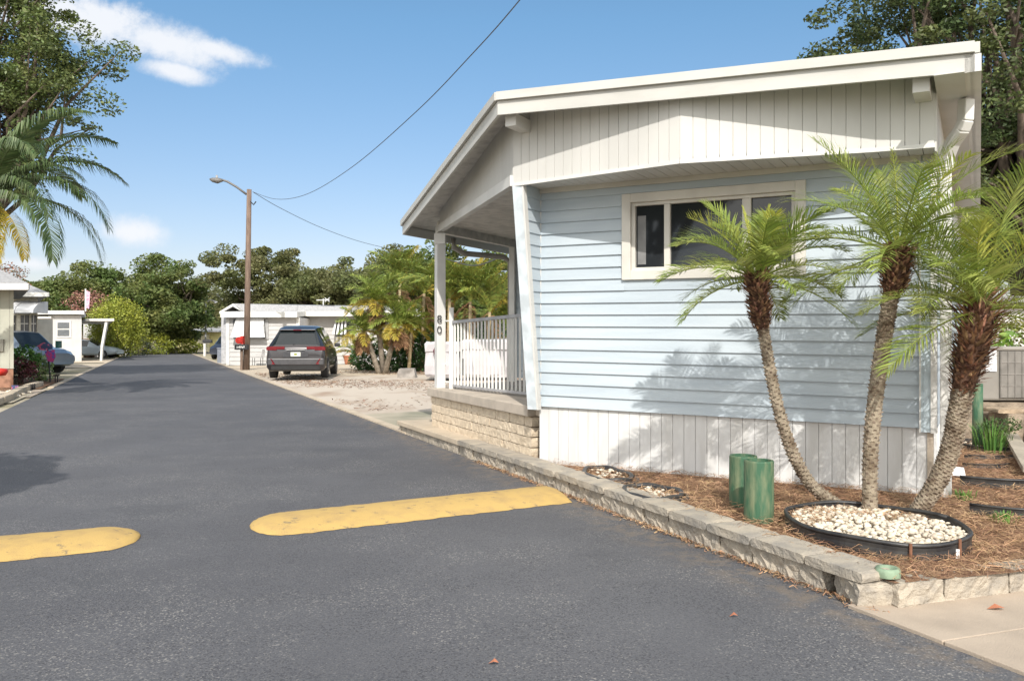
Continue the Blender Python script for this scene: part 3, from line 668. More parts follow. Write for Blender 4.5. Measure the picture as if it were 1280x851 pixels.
# ------------------------------------------------------------------ palms
def frond_mesh(name, L, e0, droop, nl, ll, lw, seed, m, taper=.5, lift=.35, start=.12, thick=.008, ldroop=.3):
    """local: grows along +x, rachis in xz plane"""
    rs = np.random.RandomState(seed); V = []; Fq = []; pts = []; n = 22; x = z = 0; ang = e0; y = 0; yb = rs.uniform(-.12, .12)
    for i in range(n + 1):
        pts.append(np.array([x, y, z])); ang2 = e0 - droop * (i / n) ** 1.25; x += math.cos(ang2) * L / n; z += math.sin(ang2) * L / n; y += yb * L / n * (i / n)
    pts = np.array(pts)
    def at(t):
        f = t * n; i = min(int(f), n - 1); return pts[i] + (pts[i + 1] - pts[i]) * (f - i), (pts[i + 1] - pts[i]) / np.linalg.norm(pts[i + 1] - pts[i])
    b = MB(); b.tube([tuple(p) for p in pts[::2]], [thick * (1 - .85 * i / (n / 2)) for i in range(n // 2 + 1)], 5)
    for sd2 in (-1, 1):
        for k in range(nl):
            t_ = start + (1 - start) * (k + rs.uniform(-.3, .3) + .5) / nl; t_ = min(.995, max(start, t_)); p, d = at(t_)
            side = np.array([0, sd2, 0.]); up = np.cross(d, side) * sd2
            if up[2] < 0: up = -up
            env = math.sin(math.pi * min(1, (t_ - start) / (1 - start) * .80 + .14)) ** .7
            l_ = ll * env * rs.uniform(.85, 1.12); fw_ = .45 + .55 * t_ + rs.uniform(-.12, .12)
            dr_ = d * fw_ + side * (1.05 - .45 * t_) + up * (lift * rs.uniform(.2, 1.5)); dr_ /= np.linalg.norm(dr_)
            mid = p + dr_ * l_ * .55; d2 = dr_ + np.array([0, 0, -ldroop * rs.uniform(.5, 1.8)]); d2 /= np.linalg.norm(d2); tip = mid + d2 * l_ * .5
            wv = np.cross(dr_, up); wv /= np.linalg.norm(wv) + 1e-9; wv = wv * lw / 2 + up * lw * .15
            b.add([p - wv * .6, p + wv * .6, mid + wv, mid - wv, tip], [(0, 1, 2, 3), (3, 2, 4)])
    me = bpy.data.meshes.new(name); me.from_pydata([tuple(v) for v in b.v], [], b.f); me.update(); me.materials.append(m); return me
def trunk_px(pxs, Ys):
    return [AT(x, y, Y) for (x, y), Y in zip(pxs, Ys)]
def smooth_path(P, n):
    out = []; P = [Vector(p) for p in P]
    for i in range(len(P) - 1):
        p0_ = P[max(i - 1, 0)]; p1 = P[i]; p2 = P[i + 1]; p3 = P[min(i + 2, len(P) - 1)]
        for k in range(n):
            t = k / n; out.append(.5 * ((2 * p1) + (p2 - p0_) * t + (2 * p0_ - 5 * p1 + 4 * p2 - p3) * t * t + (3 * p1 - p0_ - 3 * p2 + p3) * t ** 3))
    out.append(P[-1]); return out
def path_at(P, t):
    f = t * (len(P) - 1); i = min(int(f), len(P) - 2); return P[i].lerp(P[i + 1], f - i), (P[i + 1] - P[i]).normalized()
def pygmy(label, path, rad, bootrange, bootr, nf, L, seed, ll=.20, shag=1.0, ymat=.12):
    """rad: function t->radius ; bootrange (t0,1)"""
    P = smooth_path(path, 6); base = P[0]
    r = empty('pygmy_palm', base, label, 'palm', 'pygmy date palms in front of the blue home', world=True); rs = np.random.RandomState(seed); rd = random.Random(seed)
    b = MB(); nn = len(P); b.tube([P[0] - Vector((0, 0, .05))] + P, [rad(0)] + [rad(i / (nn - 1)) for i in range(nn)], 12)
    # leaf scars on the trunk
    n = 420
    for i in range(n):
        t_ = (i + .5) / n * bootrange[0] * 1.02; c, d = path_at(P, t_); az = i * 2.39996; rr_ = rad(t_)
        x = d.cross(Vector((0, 1, .2))).normalized(); y = d.cross(x); o_ = (x * math.cos(az) + y * math.sin(az)); tn = d.cross(o_)
        w = rr_ * rd.uniform(.38, .55); h = rd.uniform(.010, .018); p = c + o_ * rr_ * .96; q = p + d * h + o_ * rd.uniform(.005, .013) * (1 + t_ * .7)
        b.add([p - tn * w / 2, p + tn * w / 2, q + tn * w * .36, q - tn * w * .36, p + d * h * 1.3 - tn * w * .3 - o_ * .002, p + d * h * 1.3 + tn * w * .3 - o_ * .002], [(0, 1, 2, 3), (3, 2, 5, 4), (0, 3, 4), (1, 5, 2)])
    b.build('trunk', palmtr, r)
    b = MB(); n = 520; t0, t1 = bootrange
    for i in range(n):
        f = (i + .5) / n; t_ = t0 + (t1 - t0) * f; c, d = path_at(P, t_); az = i * 2.39996 + rd.uniform(-.2, .2); rr_ = bootr(f)
        x = d.cross(Vector((0, 1, .2))).normalized(); y = d.cross(x); o_ = (x * math.cos(az) + y * math.sin(az)); tn = d.cross(o_)
        w = rd.uniform(.014, .03); ln = rd.uniform(.03, .065) * (.7 + f * .8 * shag); p = c + o_ * rr_ * .55
        dd_ = (o_ * rd.uniform(.6, 1.1) + d * rd.uniform(.2, 1.0) + tn * rd.uniform(-.3, .3)).normalized(); m1 = c + o_ * rr_ * .92 + d * ln * .3; tip = m1 + dd_ * ln * rd.uniform(.5, 1)
        b.add([p - tn * w / 2, p + tn * w / 2, m1 + tn * w / 2, m1 - tn * w / 2, tip + tn * w * .15, tip - tn * w * .15, m1 + o_ * .006], [(0, 1, 2, 3), (3, 6, 5), (6, 2, 4), (6, 4, 5)])
    b.tube([path_at(P, t0 + (t1 - t0) * k / 8)[0] for k in range(9)], [bootr(k / 8) * .8 for k in range(9)], 10)
    b.build('boots', boot, r)
    top, d = path_at(P, 1.0); meshes = []
    for k in range(8):
        e0 = [1.25, 1.1, .95, .8, .6, .4, .15, -.15][k]; dr_ = [.6, .95, 1.1, 1.2, 1.15, 1.05, .9, .8][k]
        meshes.append(frond_mesh('frond', L * rs.uniform(.9, 1.08), e0, dr_, 58, ll, .0075, seed * 10 + k, frondm))
    ymesh = frond_mesh('frond', L * .95, 1.1, .9, 40, ll * .85, .008, seed * 10 + 9, frondy, lift=.7)
    spear = frond_mesh('spear', L * .75, 1.5, .12, 26, ll * .35, .007, seed * 10 + 8, frondy, lift=.1, start=.3, ldroop=0)
    for i in range(nf):
        f = i / nf; k = min(7, int(f * 8)); az = i * 2.39996 + rs.uniform(-.25, .25)
        me = meshes[k]
        if rs.rand() < ymat and k < 5: me = ymesh
        o = bpy.data.objects.new('frond', me); COL.objects.link(o); o.parent = r
        o.location = (top - OFF[r]) + Vector((math.cos(az), math.sin(az), 0)) * .03 + Vector((0, 0, .02 - f * .05)); o.rotation_euler = (rs.uniform(-.25, .25), 0, az); s_ = rs.uniform(.85, 1.08); o.scale = (s_, s_, s_)
    for i in range(2):
        o = bpy.data.objects.new('spear_leaf', spear); COL.objects.link(o); o.parent = r; o.location = top - OFF[r]; o.rotation_euler = (rs.uniform(-.15, .15), rs.uniform(-.1, .1), rs.uniform(0, 6))
    return r, top
lerp = lambda a, b, t: a + (b - a) * t
def radf(keys):
    def f(t):
        for (t0, r0), (t1, r1) in zip(keys[:-1], keys[1:]):
            if t <= t1: return lerp(r0, r1, (t - t0) / (t1 - t0))
        return keys[-1][1]
    return f
p1, top1 = pygmy('slimmest curved palm with fronds in front of the window, leaning left',
      trunk_px([(1048, 633), (1012, 603), (987, 556), (968, 490), (956, 425), (949, 385), (947, 345)], [6.0, 5.95, 5.9, 5.85, 5.8, 5.77, 5.75]),
      radf([(0, .046), (.1, .041), (.5, .038), (.8, .035), (1, .035)]), (.72, 1.0), radf([(0, .055), (.25, .075), (.45, .082), (.62, .07), (.75, .1), (1, .08)]), 27, .66, 11, ll=.20)
p2, top2 = pygmy('upright middle palm rising between two leaning palms',
      trunk_px([(1087, 646), (1088, 570), (1094, 500), (1104, 430), (1112, 380), (1119, 345), (1122, 312)], [5.65] * 7),
      radf([(0, .052), (.1, .047), (.5, .050), (.8, .046), (1, .045)]), (.70, 1.0), radf([(0, .06), (.2, .085), (.6, .11), (.85, .10), (1, .07)]), 25, .90, 23, ll=.24)
p3, top3 = pygmy('thickest palm leaning right beside the house corner with shaggy brown boots',
      trunk_px([(1146, 641), (1172, 601), (1190, 555), (1199, 510), (1207, 470), (1217, 430), (1225, 385)], [5.75, 5.7, 5.65, 5.6, 5.55, 5.5, 5.5]),
      radf([(0, .056), (.15, .060), (.35, .060), (.6, .066), (1, .07)]), (.56, 1.0), radf([(0, .072), (.15, .09), (.5, .11), (.8, .135), (1, .09)]), 27, .88, 37, ll=.25, shag=3.0)
hang = frond_mesh('frond', .85, .35, .95, 56, .26, .008, 777, frondm, lift=.25)
for (pr, tp_, az, s_) in [(p2, top2, 3.05, .95), (p2, top2, 3.6, .7), (p3, top3, -.9, .8)]:
    o = bpy.data.objects.new('frond', hang); COL.objects.link(o); o.parent = pr; o.location = tp_ - OFF[pr] - Vector((0, 0, .12)); o.rotation_euler = (0, .25, az); o.scale = (s_,) * 3
# ------------------------------------------------------------------ small garden things
def ring_path(c, rx, ry, rot=0, n=40, z=0., wob=.03, a0=0, a1=2 * math.pi, seed=0):
    out = []
    for i in range(n + 1):
        a = a0 + (a1 - a0) * i / n; k = 1 + wob * math.sin(3 * a + seed); x = rx * k * math.cos(a); y = ry * k * math.sin(a)
        out.append(Vector((c[0] + x * math.cos(rot) - y * math.sin(rot), c[1] + x * math.sin(rot) + y * math.cos(rot), z + .006 * math.sin(5 * a + seed))))
    return out
def edging(name, label, path, h, group=None, cat='edging', stake=None, th=.008):
    r = empty(name, path[0], label, cat, group, world=True); b = MB(); n = len(path)
    vs = []
    for i, p in enumerate(path):
        d = (path[min(i + 1, n - 1)] - path[max(i - 1, 0)]); d.z = 0; d.normalize(); o_ = Vector((d.y, -d.x, 0)) * th
        for (q, z) in ((o_, 0), (o_ * .6, h * .5), (o_ * 1.0, h * .72), (-o_ * .5, h * .74), (-o_, 0)): vs.append(p + q + Vector((0, 0, z)))
    fs = []
    for i in range(n - 1):
        for j in range(4): fs.append((i * 5 + j, (i + 1) * 5 + j, (i + 1) * 5 + j + 1, i * 5 + j + 1))
    b.add(vs, fs); b.build('edging_strip', black, r)
    MB().tube([p + Vector((0, 0, h * .85)) for p in path], h * .13, 8).build('top_bead', black, r, smooth=True)
    if stake:
        for f in stake:
            p = path[int(f * (n - 1))]; MB().tube([p + Vector((-.002, -.018, -.03)), p + Vector((-.002, -.018, h * 1.0))], .009, 8).build('stake', mat('rust', (.20, .09, .05), .9), r)
    return r
ringc = Vector((2.27, 5.18, .135)); rc = ring_path(ringc, .50, .60, .15, z=.135, wob=.02, seed=1)
def ring_pt(a, k=1): return Vector((ringc.x + .50 * k * math.cos(a) * math.cos(.15) - .60 * k * math.sin(a) * math.sin(.15), ringc.y + .50 * k * math.cos(a) * math.sin(.15) + .6 * k * math.sin(a) * math.cos(.15), .135))
edging('planter_edging', 'large oval black plastic edging ring full of white rocks at the palms', rc, .10, stake=[.72, .80])
def pebbles(name, ptsf, n, size, seed, z, heap=.02):
    rs = np.random.RandomState(seed); ico = MB()
    t = (1 + 5 ** .5) / 2; IV = np.array([(-1, t, 0), (1, t, 0), (-1, -t, 0), (1, -t, 0), (0, -1, t), (0, 1, t), (0, -1, -t), (0, 1, -t), (t, 0, -1), (t, 0, 1), (-t, 0, -1), (-t, 0, 1)]) / 1.9
    IF = np.array([(0, 11, 5), (0, 5, 1), (0, 1, 7), (0, 7, 10), (0, 10, 11), (1, 5, 9), (5, 11, 4), (11, 10, 2), (10, 7, 6), (7, 1, 8), (3, 9, 4), (3, 4, 2), (3, 2, 6), (3, 6, 8), (3, 8, 9), (4, 9, 5), (2, 4, 11), (6, 2, 10), (8, 6, 7), (9, 8, 1)])
    V = []; Fc = []
    for i in range(n):
        p = ptsf(rs); s_ = size * rs.uniform(.5, 1.35) * np.array([1.25, .95, .65]); v = IV * (1 + rs.uniform(-.22, .22, (12, 1))) * s_
        a = rs.uniform(0, 6.28); tl = rs.uniform(-.6, .6); ca_, sa_ = math.cos(a), math.sin(a); ct, st = math.cos(tl), math.sin(tl)
        v = v @ np.array([[1, 0, 0], [0, ct, -st], [0, st, ct]]).T @ np.array([[ca_, -sa_, 0], [sa_, ca_, 0], [0, 0, 1]]).T
        V.append(v + np.array([p[0], p[1], z + rs.uniform(0, heap)])); Fc.append(IF + 12 * i)
    o = np_mesh(name, np.vstack(V), np.vstack(Fc), pebble); return tag(o, kind='stuff')
def inring(rs):
    a = rs.uniform(0, 6.283); k = rs.uniform(0, 1) ** .5 * .95; p = ring_pt(a, k); return (p.x, p.y)
pebbles('white_rocks', inring, 2300, .017, 2, .155, .05)
# straw over the rocks
P = []
for _ in range(900):
    a = rs.uniform(.2, 3.0); k = rs.uniform(.5, 1.0); q = ring_pt(a, k); P.append((q.x, q.y))
strands('loose_straw', '', np.array(P), .185, .10, .0014, straw, .02)
# two coiled rings
def coil(label, c, rx, ry, seed):
    b = MB(); pth = ring_path((c[0], c[1]), rx, ry, .15, z=.165, wob=.05, seed=seed)
    o = empty('edging_ring', (c[0], c[1], .135), label, 'edging ring', 'black edging rings along the skirting', world=True)
    MB().tube(pth, .020, 8).build('upper_coil', black, o, smooth=True)
    MB().tube(ring_path((c[0] + .01, c[1] - .02), rx * 1.05, ry * 1.05, .3, z=.147, wob=.06, seed=seed + 1), .016, 8).build('lower_coil', black, o, smooth=True)
    pebbles('rocks_in_ring', lambda r_: (c[0] + r_.normal(0, rx * .4), c[1] + r_.normal(0, ry * .4)), 55, .016, seed, .145)
coil('black plastic edging ring nearest the front left corner of the skirting', G(758, 594, .15), .19, .38, 3)
coil('black plastic edging ring nearer to the green posts', G(815, 617, .15), .21, .30, 8)
def gpost(label, p, r_, h, seed):
    e = empty('green_post', (p.x, p.y, .12), label, 'post', 'short green posts in the mulch', world=True); p = Vector((p.x, p.y, 0))
    b = MB(); b.lathe([(r_, .12), (r_ * 1.01, .12 + h * .5), (r_, .12 + h - .01), (r_ * .97, .12 + h), (r_ * .83, .12 + h), (r_ * .80, .12 + h - .07), (0.001, .12 + h - .08)], (p.x, p.y, 0), 28); b.build('pipe', green, e, smooth=False)
    b = MB(); b.lathe([(r_ * .81, .12 + h - .05), (.001, .12 + h - .045)], (p.x, p.y, 0), 28); b.build('fill', mat('post_fill', (.14, .08, .05), 1), e)
gpost('taller green post in front, open at the top with brown fill', G(948.5, 648, .15), .098, .425, 1)
gpost('green post behind, partly hidden by the taller green post', G(929, 629, .15), .10, .385, 2)
gp = G(1115, 717, .17)
b = MB(); b.lathe([(.062, -.03), (.064, .0), (.055, .016), (.04, .014), (.036, .0), (.001, -.004)], (gp.x, gp.y + .05, .175), 24)
tag(b.build('pipe_cap', mat('pale_green', (.22, .30, .20), .7, .2, 20), smooth=True), 'pale green round cap sitting in the mulch at the wall corner', 'cap')
# right garden: edging strips
def strip(label, x0, x1, y, h, Zg=.135, curve=.25, group='black edging strips beside the house'):
    p = [G(lerp(x0, x1, i / 14), y, Zg) + Vector((0, curve * math.sin(math.pi * i / 14) * -1, 0)) for i in range(15)]
    for q in p: q.z = Zg
    return edging('edging_strip_row', label, p, h, group)
strip('nearest black edging strip at the right side of the bed', 1212, 1330, 641, .075, curve=.2)
strip('black edging strip second nearest from the sidewalk, behind the white tag', 1200, 1330, 606, .085, curve=.2)
strip('thin black edging strip third from the sidewalk', 1203, 1262, 583, .04, curve=.1)
strip('thin black edging strip fourth from the sidewalk', 1205, 1270, 572, .04, curve=.1)
edging('edging_ring', 'farthest black edging ring near the brick corner and grass clump', ring_path(G(1236, 558, .15), .33, .45, 0, z=.135, seed=4), .06, cat='edging ring')
pebbles('rocks_far', lambda r_: (G(1236, 558, .15).x + r_.normal(0, .13), G(1236, 558, .15).y + r_.normal(0, .2)), 60, .02, 9, .14)
# white tag
q = G(1197, 596, .15)
b = MB(); b.add([(q.x - .05, q.y, .165), (q.x + .06, q.y - .02, .16), (q.x + .065, q.y + .02, .23), (q.x - .045, q.y + .04, .24)], [(0, 1, 2, 3)]); b.add([(q.x - .045, q.y + .04, .24), (q.x + .065, q.y + .02, .23), (q.x + .065, q.y + .05, .17), (q.x - .045, q.y + .07, .175)], [(0, 1, 2, 3)])
tg = b.build('folded_card', mat('white_card', (.8, .8, .8), .5)); sm_ = tg.modifiers.new('s', 'SOLIDIFY'); sm_.thickness = .002; tag(tg, 'folded white card lying behind the thick leaning palm trunk', 'card')
# small white tag in front of ring
q = G(1197, 694, .15); b = MB(); b.box(q.x - .010, q.x + .010, q.y - .003, q.y + .003, .13, .185); tag(b.build('plant_tag', mat('white_card', (.8, .8, .8))), 'tiny white plant tag stuck at the front of the rock ring', 'tag')
# grass tufts / weeds
def tuft(name, label, c, n, h, sp_, m, seed, cat='plant', w=.006, group=None):
    rd = random.Random(seed); b = MB()
    for _ in range(n):
        a = rd.uniform(0, 6.283); r_ = rd.uniform(0, sp_); x = c[0] + r_ * math.cos(a); y = c[1] + r_ * math.sin(a); ln = h * rd.uniform(.5, 1.1); le = rd.uniform(.1, .6); d = Vector((math.cos(a), math.sin(a), 0)); s_ = Vector((-d.y, d.x, 0)) * w
        p = Vector((x, y, c[2])); mm = p + d * ln * le * .35 + Vector((0, 0, ln * .6)); e = p + d * ln * le + Vector((0, 0, ln * (1 - le * .3)))
        b.add([p - s_, p + s_, mm + s_ * .8, mm - s_ * .8, e], [(0, 1, 2, 3), (3, 2, 4)])
    return tag(b.build(name, m), label, cat, group)
def leafball(name, label, c, rad, n, leaf, m, seed, cat='shrub', asp=.5, group=None, stem=True, wv=1.0):
    rs_ = np.random.RandomState(seed); P = rs_.normal(size=(n, 3)); P /= np.linalg.norm(P, axis=1)[:, None]; k = rs_.uniform(.35, 1.0, n) ** .5
    w = 1 + wv * .22 * np.sin(P[:, 0] * 5 + seed) * np.cos(P[:, 2] * 6) + .12 * np.sin(P[:, 1] * 11 + seed * 2)
    P = P * (k * w)[:, None] * np.array(rad) + np.array(c)
    P = P[P[:, 2] > 0.02]; V, Fq = leaves(P, leaf, rs_, asp)
    base = Vector((c[0], c[1], 0)); r = empty(name, base, label, cat, group, world=True); np_mesh('foliage', V, Fq, m, r)
    if stem:
        b = MB()
        for i in range(7):
            a = i * .9 + seed; e = Vector((c[0] + rad[0] * .6 * math.cos(a), c[1] + rad[1] * .6 * math.sin(a), c[2] + rad[2] * .4)); b.tube([base, base.lerp(e, .5) + Vector((0, 0, .05)), e], [.02 * rad[2] + .01, .015 * rad[2] + .006, .004], 5)
        b.build('stems', bark, r)
    return r
weed = shr
for (x, y, lb) in [(1205, 623, 'green weed sprig beside the nearest black strip'), (1255, 651, 'low green weed in front of the nearest black strip'), (1130, 612, 'small green weed at the foot of the white skirting near the corner')]:
    q = G(x, y, .14); tuft('weed', lb, q, 60, .07, .10, weed, int(x), 'weed', .006)
# ------------------------------------------------------------------ AC unit and its surroundings
ax, ay = AT(1222, 500, 10).x, 10
pm = mat('platform_block', (.34, .27, .20), .95, .25, 6, .6, 40)
tp = empty('block_terrace', (ax + .6, ay - .2, .1), 'stepped block terrace carrying the air conditioner', 'terrace', world=True)
for (x0, x1, y0, y1, z0, z1) in [(ax + .1, ax + .75, ay - .45, ay - .05, .1, .50), (ax + .28, ax + 1.8, ay - .8, ay - .46, .1, .40), (ax - .35, ax + 2.5, ay, ay + 1.4, .1, .60)]:
    MB().rough(x0, x1, y0, y1, z0, z1, lambda p: p, .012, .08, rr).build('terrace_block', pm, tp)
MB().rough(ax + .0, ax + .62, ay - .42, ay - .1, .505, .555, lambda p: p, .006, .06, rr).build('terrace_paver', mat('paver_tan', (.42, .32, .22), .9, .2, 8, .4, 40), tp)
MB().rough(ax + .45, ax + 1.9, ay - .75, ay - .4, .405, .455, lambda p: p, .006, .06, rr).build('terrace_paver', mat('paver_tan', (.42, .32, .22)), tp)
acm = mat('ac_grey', (.26, .24, .21), .55, .08, 4); acd = mat('ac_grille', (.20, .185, .165), .6); acl = mat('ac_light', (.27, .25, .225), .5)
ac = empty('air_conditioner', (ax + .5, ay + .45, .6), 'grey outdoor air conditioner with vertical grille behind the leaning palm', 'air conditioner', world=True)
MB().box(ax, ax + 1.0, ay + .02, ay + .85, .62, 1.26).build('casing', acm, ac, bevel=.03)
MB().box(ax - .01, ax + 1.01, ay + .0, ay + .86, 1.225, 1.275).build('top_cover', acm, ac, bevel=.02)
g_ = MB().box(ax + .27, ax + .97, ay + .0, ay + .015, .66, 1.22).build('grille', acd, ac)
b = MB()
for i in range(9): b.box(ax + .28 + i * .085, ax + .285 + i * .085, ay - .012, ay, .66, 1.22)
for z in (.80, .94, 1.08): b.box(ax + .27, ax + .97, ay - .008, ay, z, z + .008)
b.build('grille_bars', acl, ac)
MB().box(ax + .145, ax + .235, ay + .008, ay + .018, 1.06, 1.24).build('sticker', mat('sticker', (.75, .75, .75)), ac)
MB().box(ax + .10, ax + .235, ay + .004, ay + .0075, .975, 1.055).build('sticker', mat('sticker', (.75, .75, .75)), ac)
q = AT(1222, 530, 9.4); gpst = MB(); gpst.tube([(q.x, 9.4, .1), (q.x, 9.4, .86)], .055, 14); tag(gpst.build('green_post', green, smooth=True), 'slim green post behind the thick leaning palm beside the air conditioner', 'post')
q = AT(1240, 530, 9.0); tuft('grass_clump', 'tall light green grass clump in front of the block terrace', (q.x, 9.0, .14), 110, .40, .18, shr, 5, 'grass clump', .007)
q = AT(1255, 530, 8.9); leafball('low_shrub', 'dark mossy plant between the terrace blocks at far right', (q.x + .1, 9.1, .42), (.22, .15, .09), 700, .03, mat('moss', (.06, .10, .03), .9, island=.4), 12, stem=False)
q0 = G(1262, 548, .2); q1 = G(1290, 590, .2); b = MB(); b.beam((q0.x, q0.y, .26), (q1.x, q1.y, .22), .14, .05); tag(b.build('plank', mat('plank_wood', (.38, .33, .26), .9, .2, 5, .3, 40, stretch=(1, .3, 1)), bevel=.004), 'weathered plank lying at the right side of the mulch bed', 'plank')
leafball('hedge', 'sunlit yellow green hedge behind the air conditioner', (AT(1270, 400, 13).x, 13, 1.1), (1.2, .7, .75), 5200, .07, mat('hedge_leaf', (.17, .22, .04), .5, .2, 3, c2=(.25, .20, .06), island=.4, trans=.25), 31, 'hedge')
leafball('broadleaf_plant', 'bright green broadleaf plant just behind the air conditioner', (AT(1258, 420, 11.8).x, 11.8, 1.05), (.55, .3, .4), 420, .16, mat('lime_leaf', (.20, .33, .05), .4, island=.4, trans=.3), 32, 'plant', .35)
nb_ = empty('neighbour_house', (10.5, 17, 0), 'white house mostly hidden behind the hedge at far right', 'house', world=True)
MB().box(9.3, 16, 17, 22, 0, 2.1).build('wall', wht, nb_); MB().prism([(9.0, 16.7), (16.3, 16.7), (16.3, 22.3), (9, 22.3)], 2.12, 2.25).build('roof', grey, nb_)
# ------------------------------------------------------------------ big oak behind the house (right)
oc = AT(1258, 70, 17)
tree('oak_tree', 'big dark live oak towering behind the right end of the blue home', 'tree', (oc.x + 1.5, 18.5, 0), (oc.x, 17.5, oc.z - .3), (3.9, 3.0, 3.7), 620, 210, .23, .10, oakd, bark, 41, trunk_r=.28, nb=60, hollow=.35, zmin=2.2, asp=.5)
# ------------------------------------------------------------------ left near tree + palm
oc = AT(-45, 70, 26)
ex = [AT(x, y, 26 + dz) for (x, y, dz) in [(120, 70, 0), (140, 90, .5), (100, 40, -.5), (130, 130, .2), (90, 150, 0), (150, 65, -.3), (60, 20, .4), (110, 110, .1), (70, 185, 0), (40, 200, .3), (85, 20, 0), (115, 160, .2), (30, 120, .3), (60, 90, 0), (60, 130, .4), (95, 195, .1)]]
tree('oak_tree', 'leafy live oak reaching into the upper left corner of the view', 'tree', (-19.5, 29, 0), (oc.x, 26, oc.z + .4), (3.9, 3.0, 4.3), 420, 200, .30, .13, oakl, bark, 51, trunk_r=.26, nb=60, hollow=.2, asp=.5, extra=ex)
pc = AT(-14, 250, 19)
qp = empty('queen_palm', (pc.x - .4, 19.2, 0), 'tall feathery palm with drooping dark and yellow fronds at the left side', 'palm', world=True)
MB().tube([(pc.x - .4, 19.2, -.05), (pc.x - .2, 19.1, 2), (pc.x, 19, pc.z)], [.16, .13, .10], 12).build('trunk', bark, qp, smooth=True)
fm = [frond_mesh('frond', 3.5, e, d, 90, .7, .032, 60 + i, m_, lift=.1, ldroop=1.5, thick=.02) for i, (e, d, m_) in enumerate([(.9, 1.7, frondd), (.6, 2.0, frondd), (.2, 1.7, frondd), (-.3, 1.1, frondyy), (1.2, 1.5, frondd)])]
for i, (az, k, s_) in enumerate([(-.1, 1, 1), (.25, 0, .95), (-.5, 2, 1.0), (-.55, 3, .62), (-.95, 3, .7), (.7, 4, 1), (-1.5, 1, 1), (1.4, 0, 1), (2.2, 2, 1), (-2.2, 0, 1), (3.1, 1, 1), (-.25, 4, 1.05), (-1.2, 2, .8), (-.7, 0, 1.0), (.1, 2, .95), (-.55, 1, .8), (-1.3, 3, .65), (-.05, 0, .75)]):
    o = bpy.data.objects.new('frond', fm[k]); COL.objects.link(o); o.parent = qp; o.location = Vector((pc.x, 19, pc.z)) - OFF[qp]; o.rotation_euler = (0, 0, az); o.scale = (s_,) * 3
# tree outside the frame at left whose shadow falls on the road
tree('shade_tree', 'dense oak outside the left of the view shading the road edge', 'tree', (-7.4, .9, 0), (-5.85, .95, 5.0), (1.8, 1.55, 1.0), 110, 260, .28, .14, oakl, bark, 52, trunk_r=.2, nb=10, hollow=.1)
# ------------------------------------------------------------------ background trees
bt = [
 ('oak_tree', 'broad dense green oak behind the round bush at the road end', (150, 378), 82, (6.8, 5, 4.6), greenl, 120, 61, .30, .95),
 ('oak_tree', 'dark green oak left of the road behind the white awning house', (75, 385), 78, (4.2, 4, 3.6), greenl, 70, 62, .30, .8),
 ('oak_tree', 'spreading oak with reddish trunk right of the round bush', (213, 385), 88, (4.6, 4, 4.8), greenl, 80, 63, .30, .9),
 ('oak_tree', 'low olive oak behind the far yellow house', (255, 398), 110, (5.2, 4, 4.6), oako, 70, 64, .32, 1.0),
 ('oak_tree', 'tall open crowned oak rising behind the utility pole', (326, 352), 80, (4.9, 4, 4.3), oako, 75, 65, .28, .7),
 ('oak_tree', 'olive oak behind the white mobile home with the antenna', (405, 375), 76, (4.2, 4, 3.4), oako, 90, 66, .28, .8),
 ('oak_tree', 'oak between the antenna and the clustered palms', (470, 372), 72, (4.2, 4, 3.5), oako, 90, 67, .28, .8),
 ('oak_tree', 'oak showing just behind the porch post', (545, 366), 62, (4.0, 4, 3.6), greenl, 80, 68, .25, .75),
 ('oak_tree', 'oak seen through the porch opening', (610, 375), 58, (3.6, 3, 3.0), greenl, 70, 69, .25, .7),
]
for (nm, lb, (x, y), Y, rad, mm, nc, sd_n, lf, cs) in bt:
    c = AT(x, y, Y); tree(nm, lb, 'tree', (c.x, Y, 0), (c.x, Y, c.z), (rad[0], rad[1], rad[2] * (.8 if x in (213, 75) else 1)), int(nc * 1.3), 330, cs * .85, lf * 1.05, mm, bark, sd_n, 'trees along the skyline', trunk_r=.3, nb=16, hollow=.3, zmin=1.5)
far = MB(); rsf = np.random.RandomState(9); P = []
for i in range(900):
    x = rsf.uniform(-75, 60); y = rsf.uniform(118, 135); z = rsf.uniform(.5, 6.0 + 1.5 * math.sin(x * .2) + math.sin(x * .53)); P.append(rsf.normal(size=(60, 3)) * [1.3, 1.3, .8] + [x, y, z])
V, Fq = leaves(np.vstack(P), .5, rsf, .6); tag(np_mesh('distant_wood', V, Fq, greenl), kind='stuff')
c = AT(146, 404, 66)
leafball('round_bush', 'big rounded yellow green clipped bush left of the road end', (c.x, 66, 2.3), (2.2, 1.9, 2.45), 16000, .17, shry, 71, 'bush', wv=.4)
c = AT(190, 418, 80); leafball('low_shrub', 'yellow green palm like shrub right of the round bush', (c.x, 80, 1.0), (2.0, 1.2, 1.3), 2600, .22, shry, 72, 'shrub')
c = AT(228, 428, 85); leafball('low_shrub', 'low bright green shrub in front of the yellow house', (c.x, 85, .7), (2.3, 1, .9), 2400, .22, shry, 73, 'shrub')
c = AT(174, 430, 74); leafball('low_shrub', 'small dark shrub between the two white mailboxes', (c.x, 74, .7), (1.1, .8, 1.0), 1400, .16, mat('dark_leaf', (.02, .03, .015), .6, island=.3), 74, 'shrub')
c = AT(52, 385, 70); leafball('flowering_tree', 'pink flowering tree behind the roofs at far left', (AT(108, 376, 75).x, 75, AT(0, 378, 75).z), (1.9, 1.5, 1.2), 1500, .22, mat('pink_leaf', (.30, .12, .12), .6, c2=(.2, .14, .06), island=.4), 75, 'tree')
leafball('flowering_tree', 'red and green flowering tree above the left shingle roof', (AT(8, 335, 40).x, 40, AT(0, 348, 40).z), (1.0, .9, .7), 1100, .12, mat('red_leaf', (.26, .09, .06), .6, c2=(.12, .14, .05), island=.4), 76, 'tree')
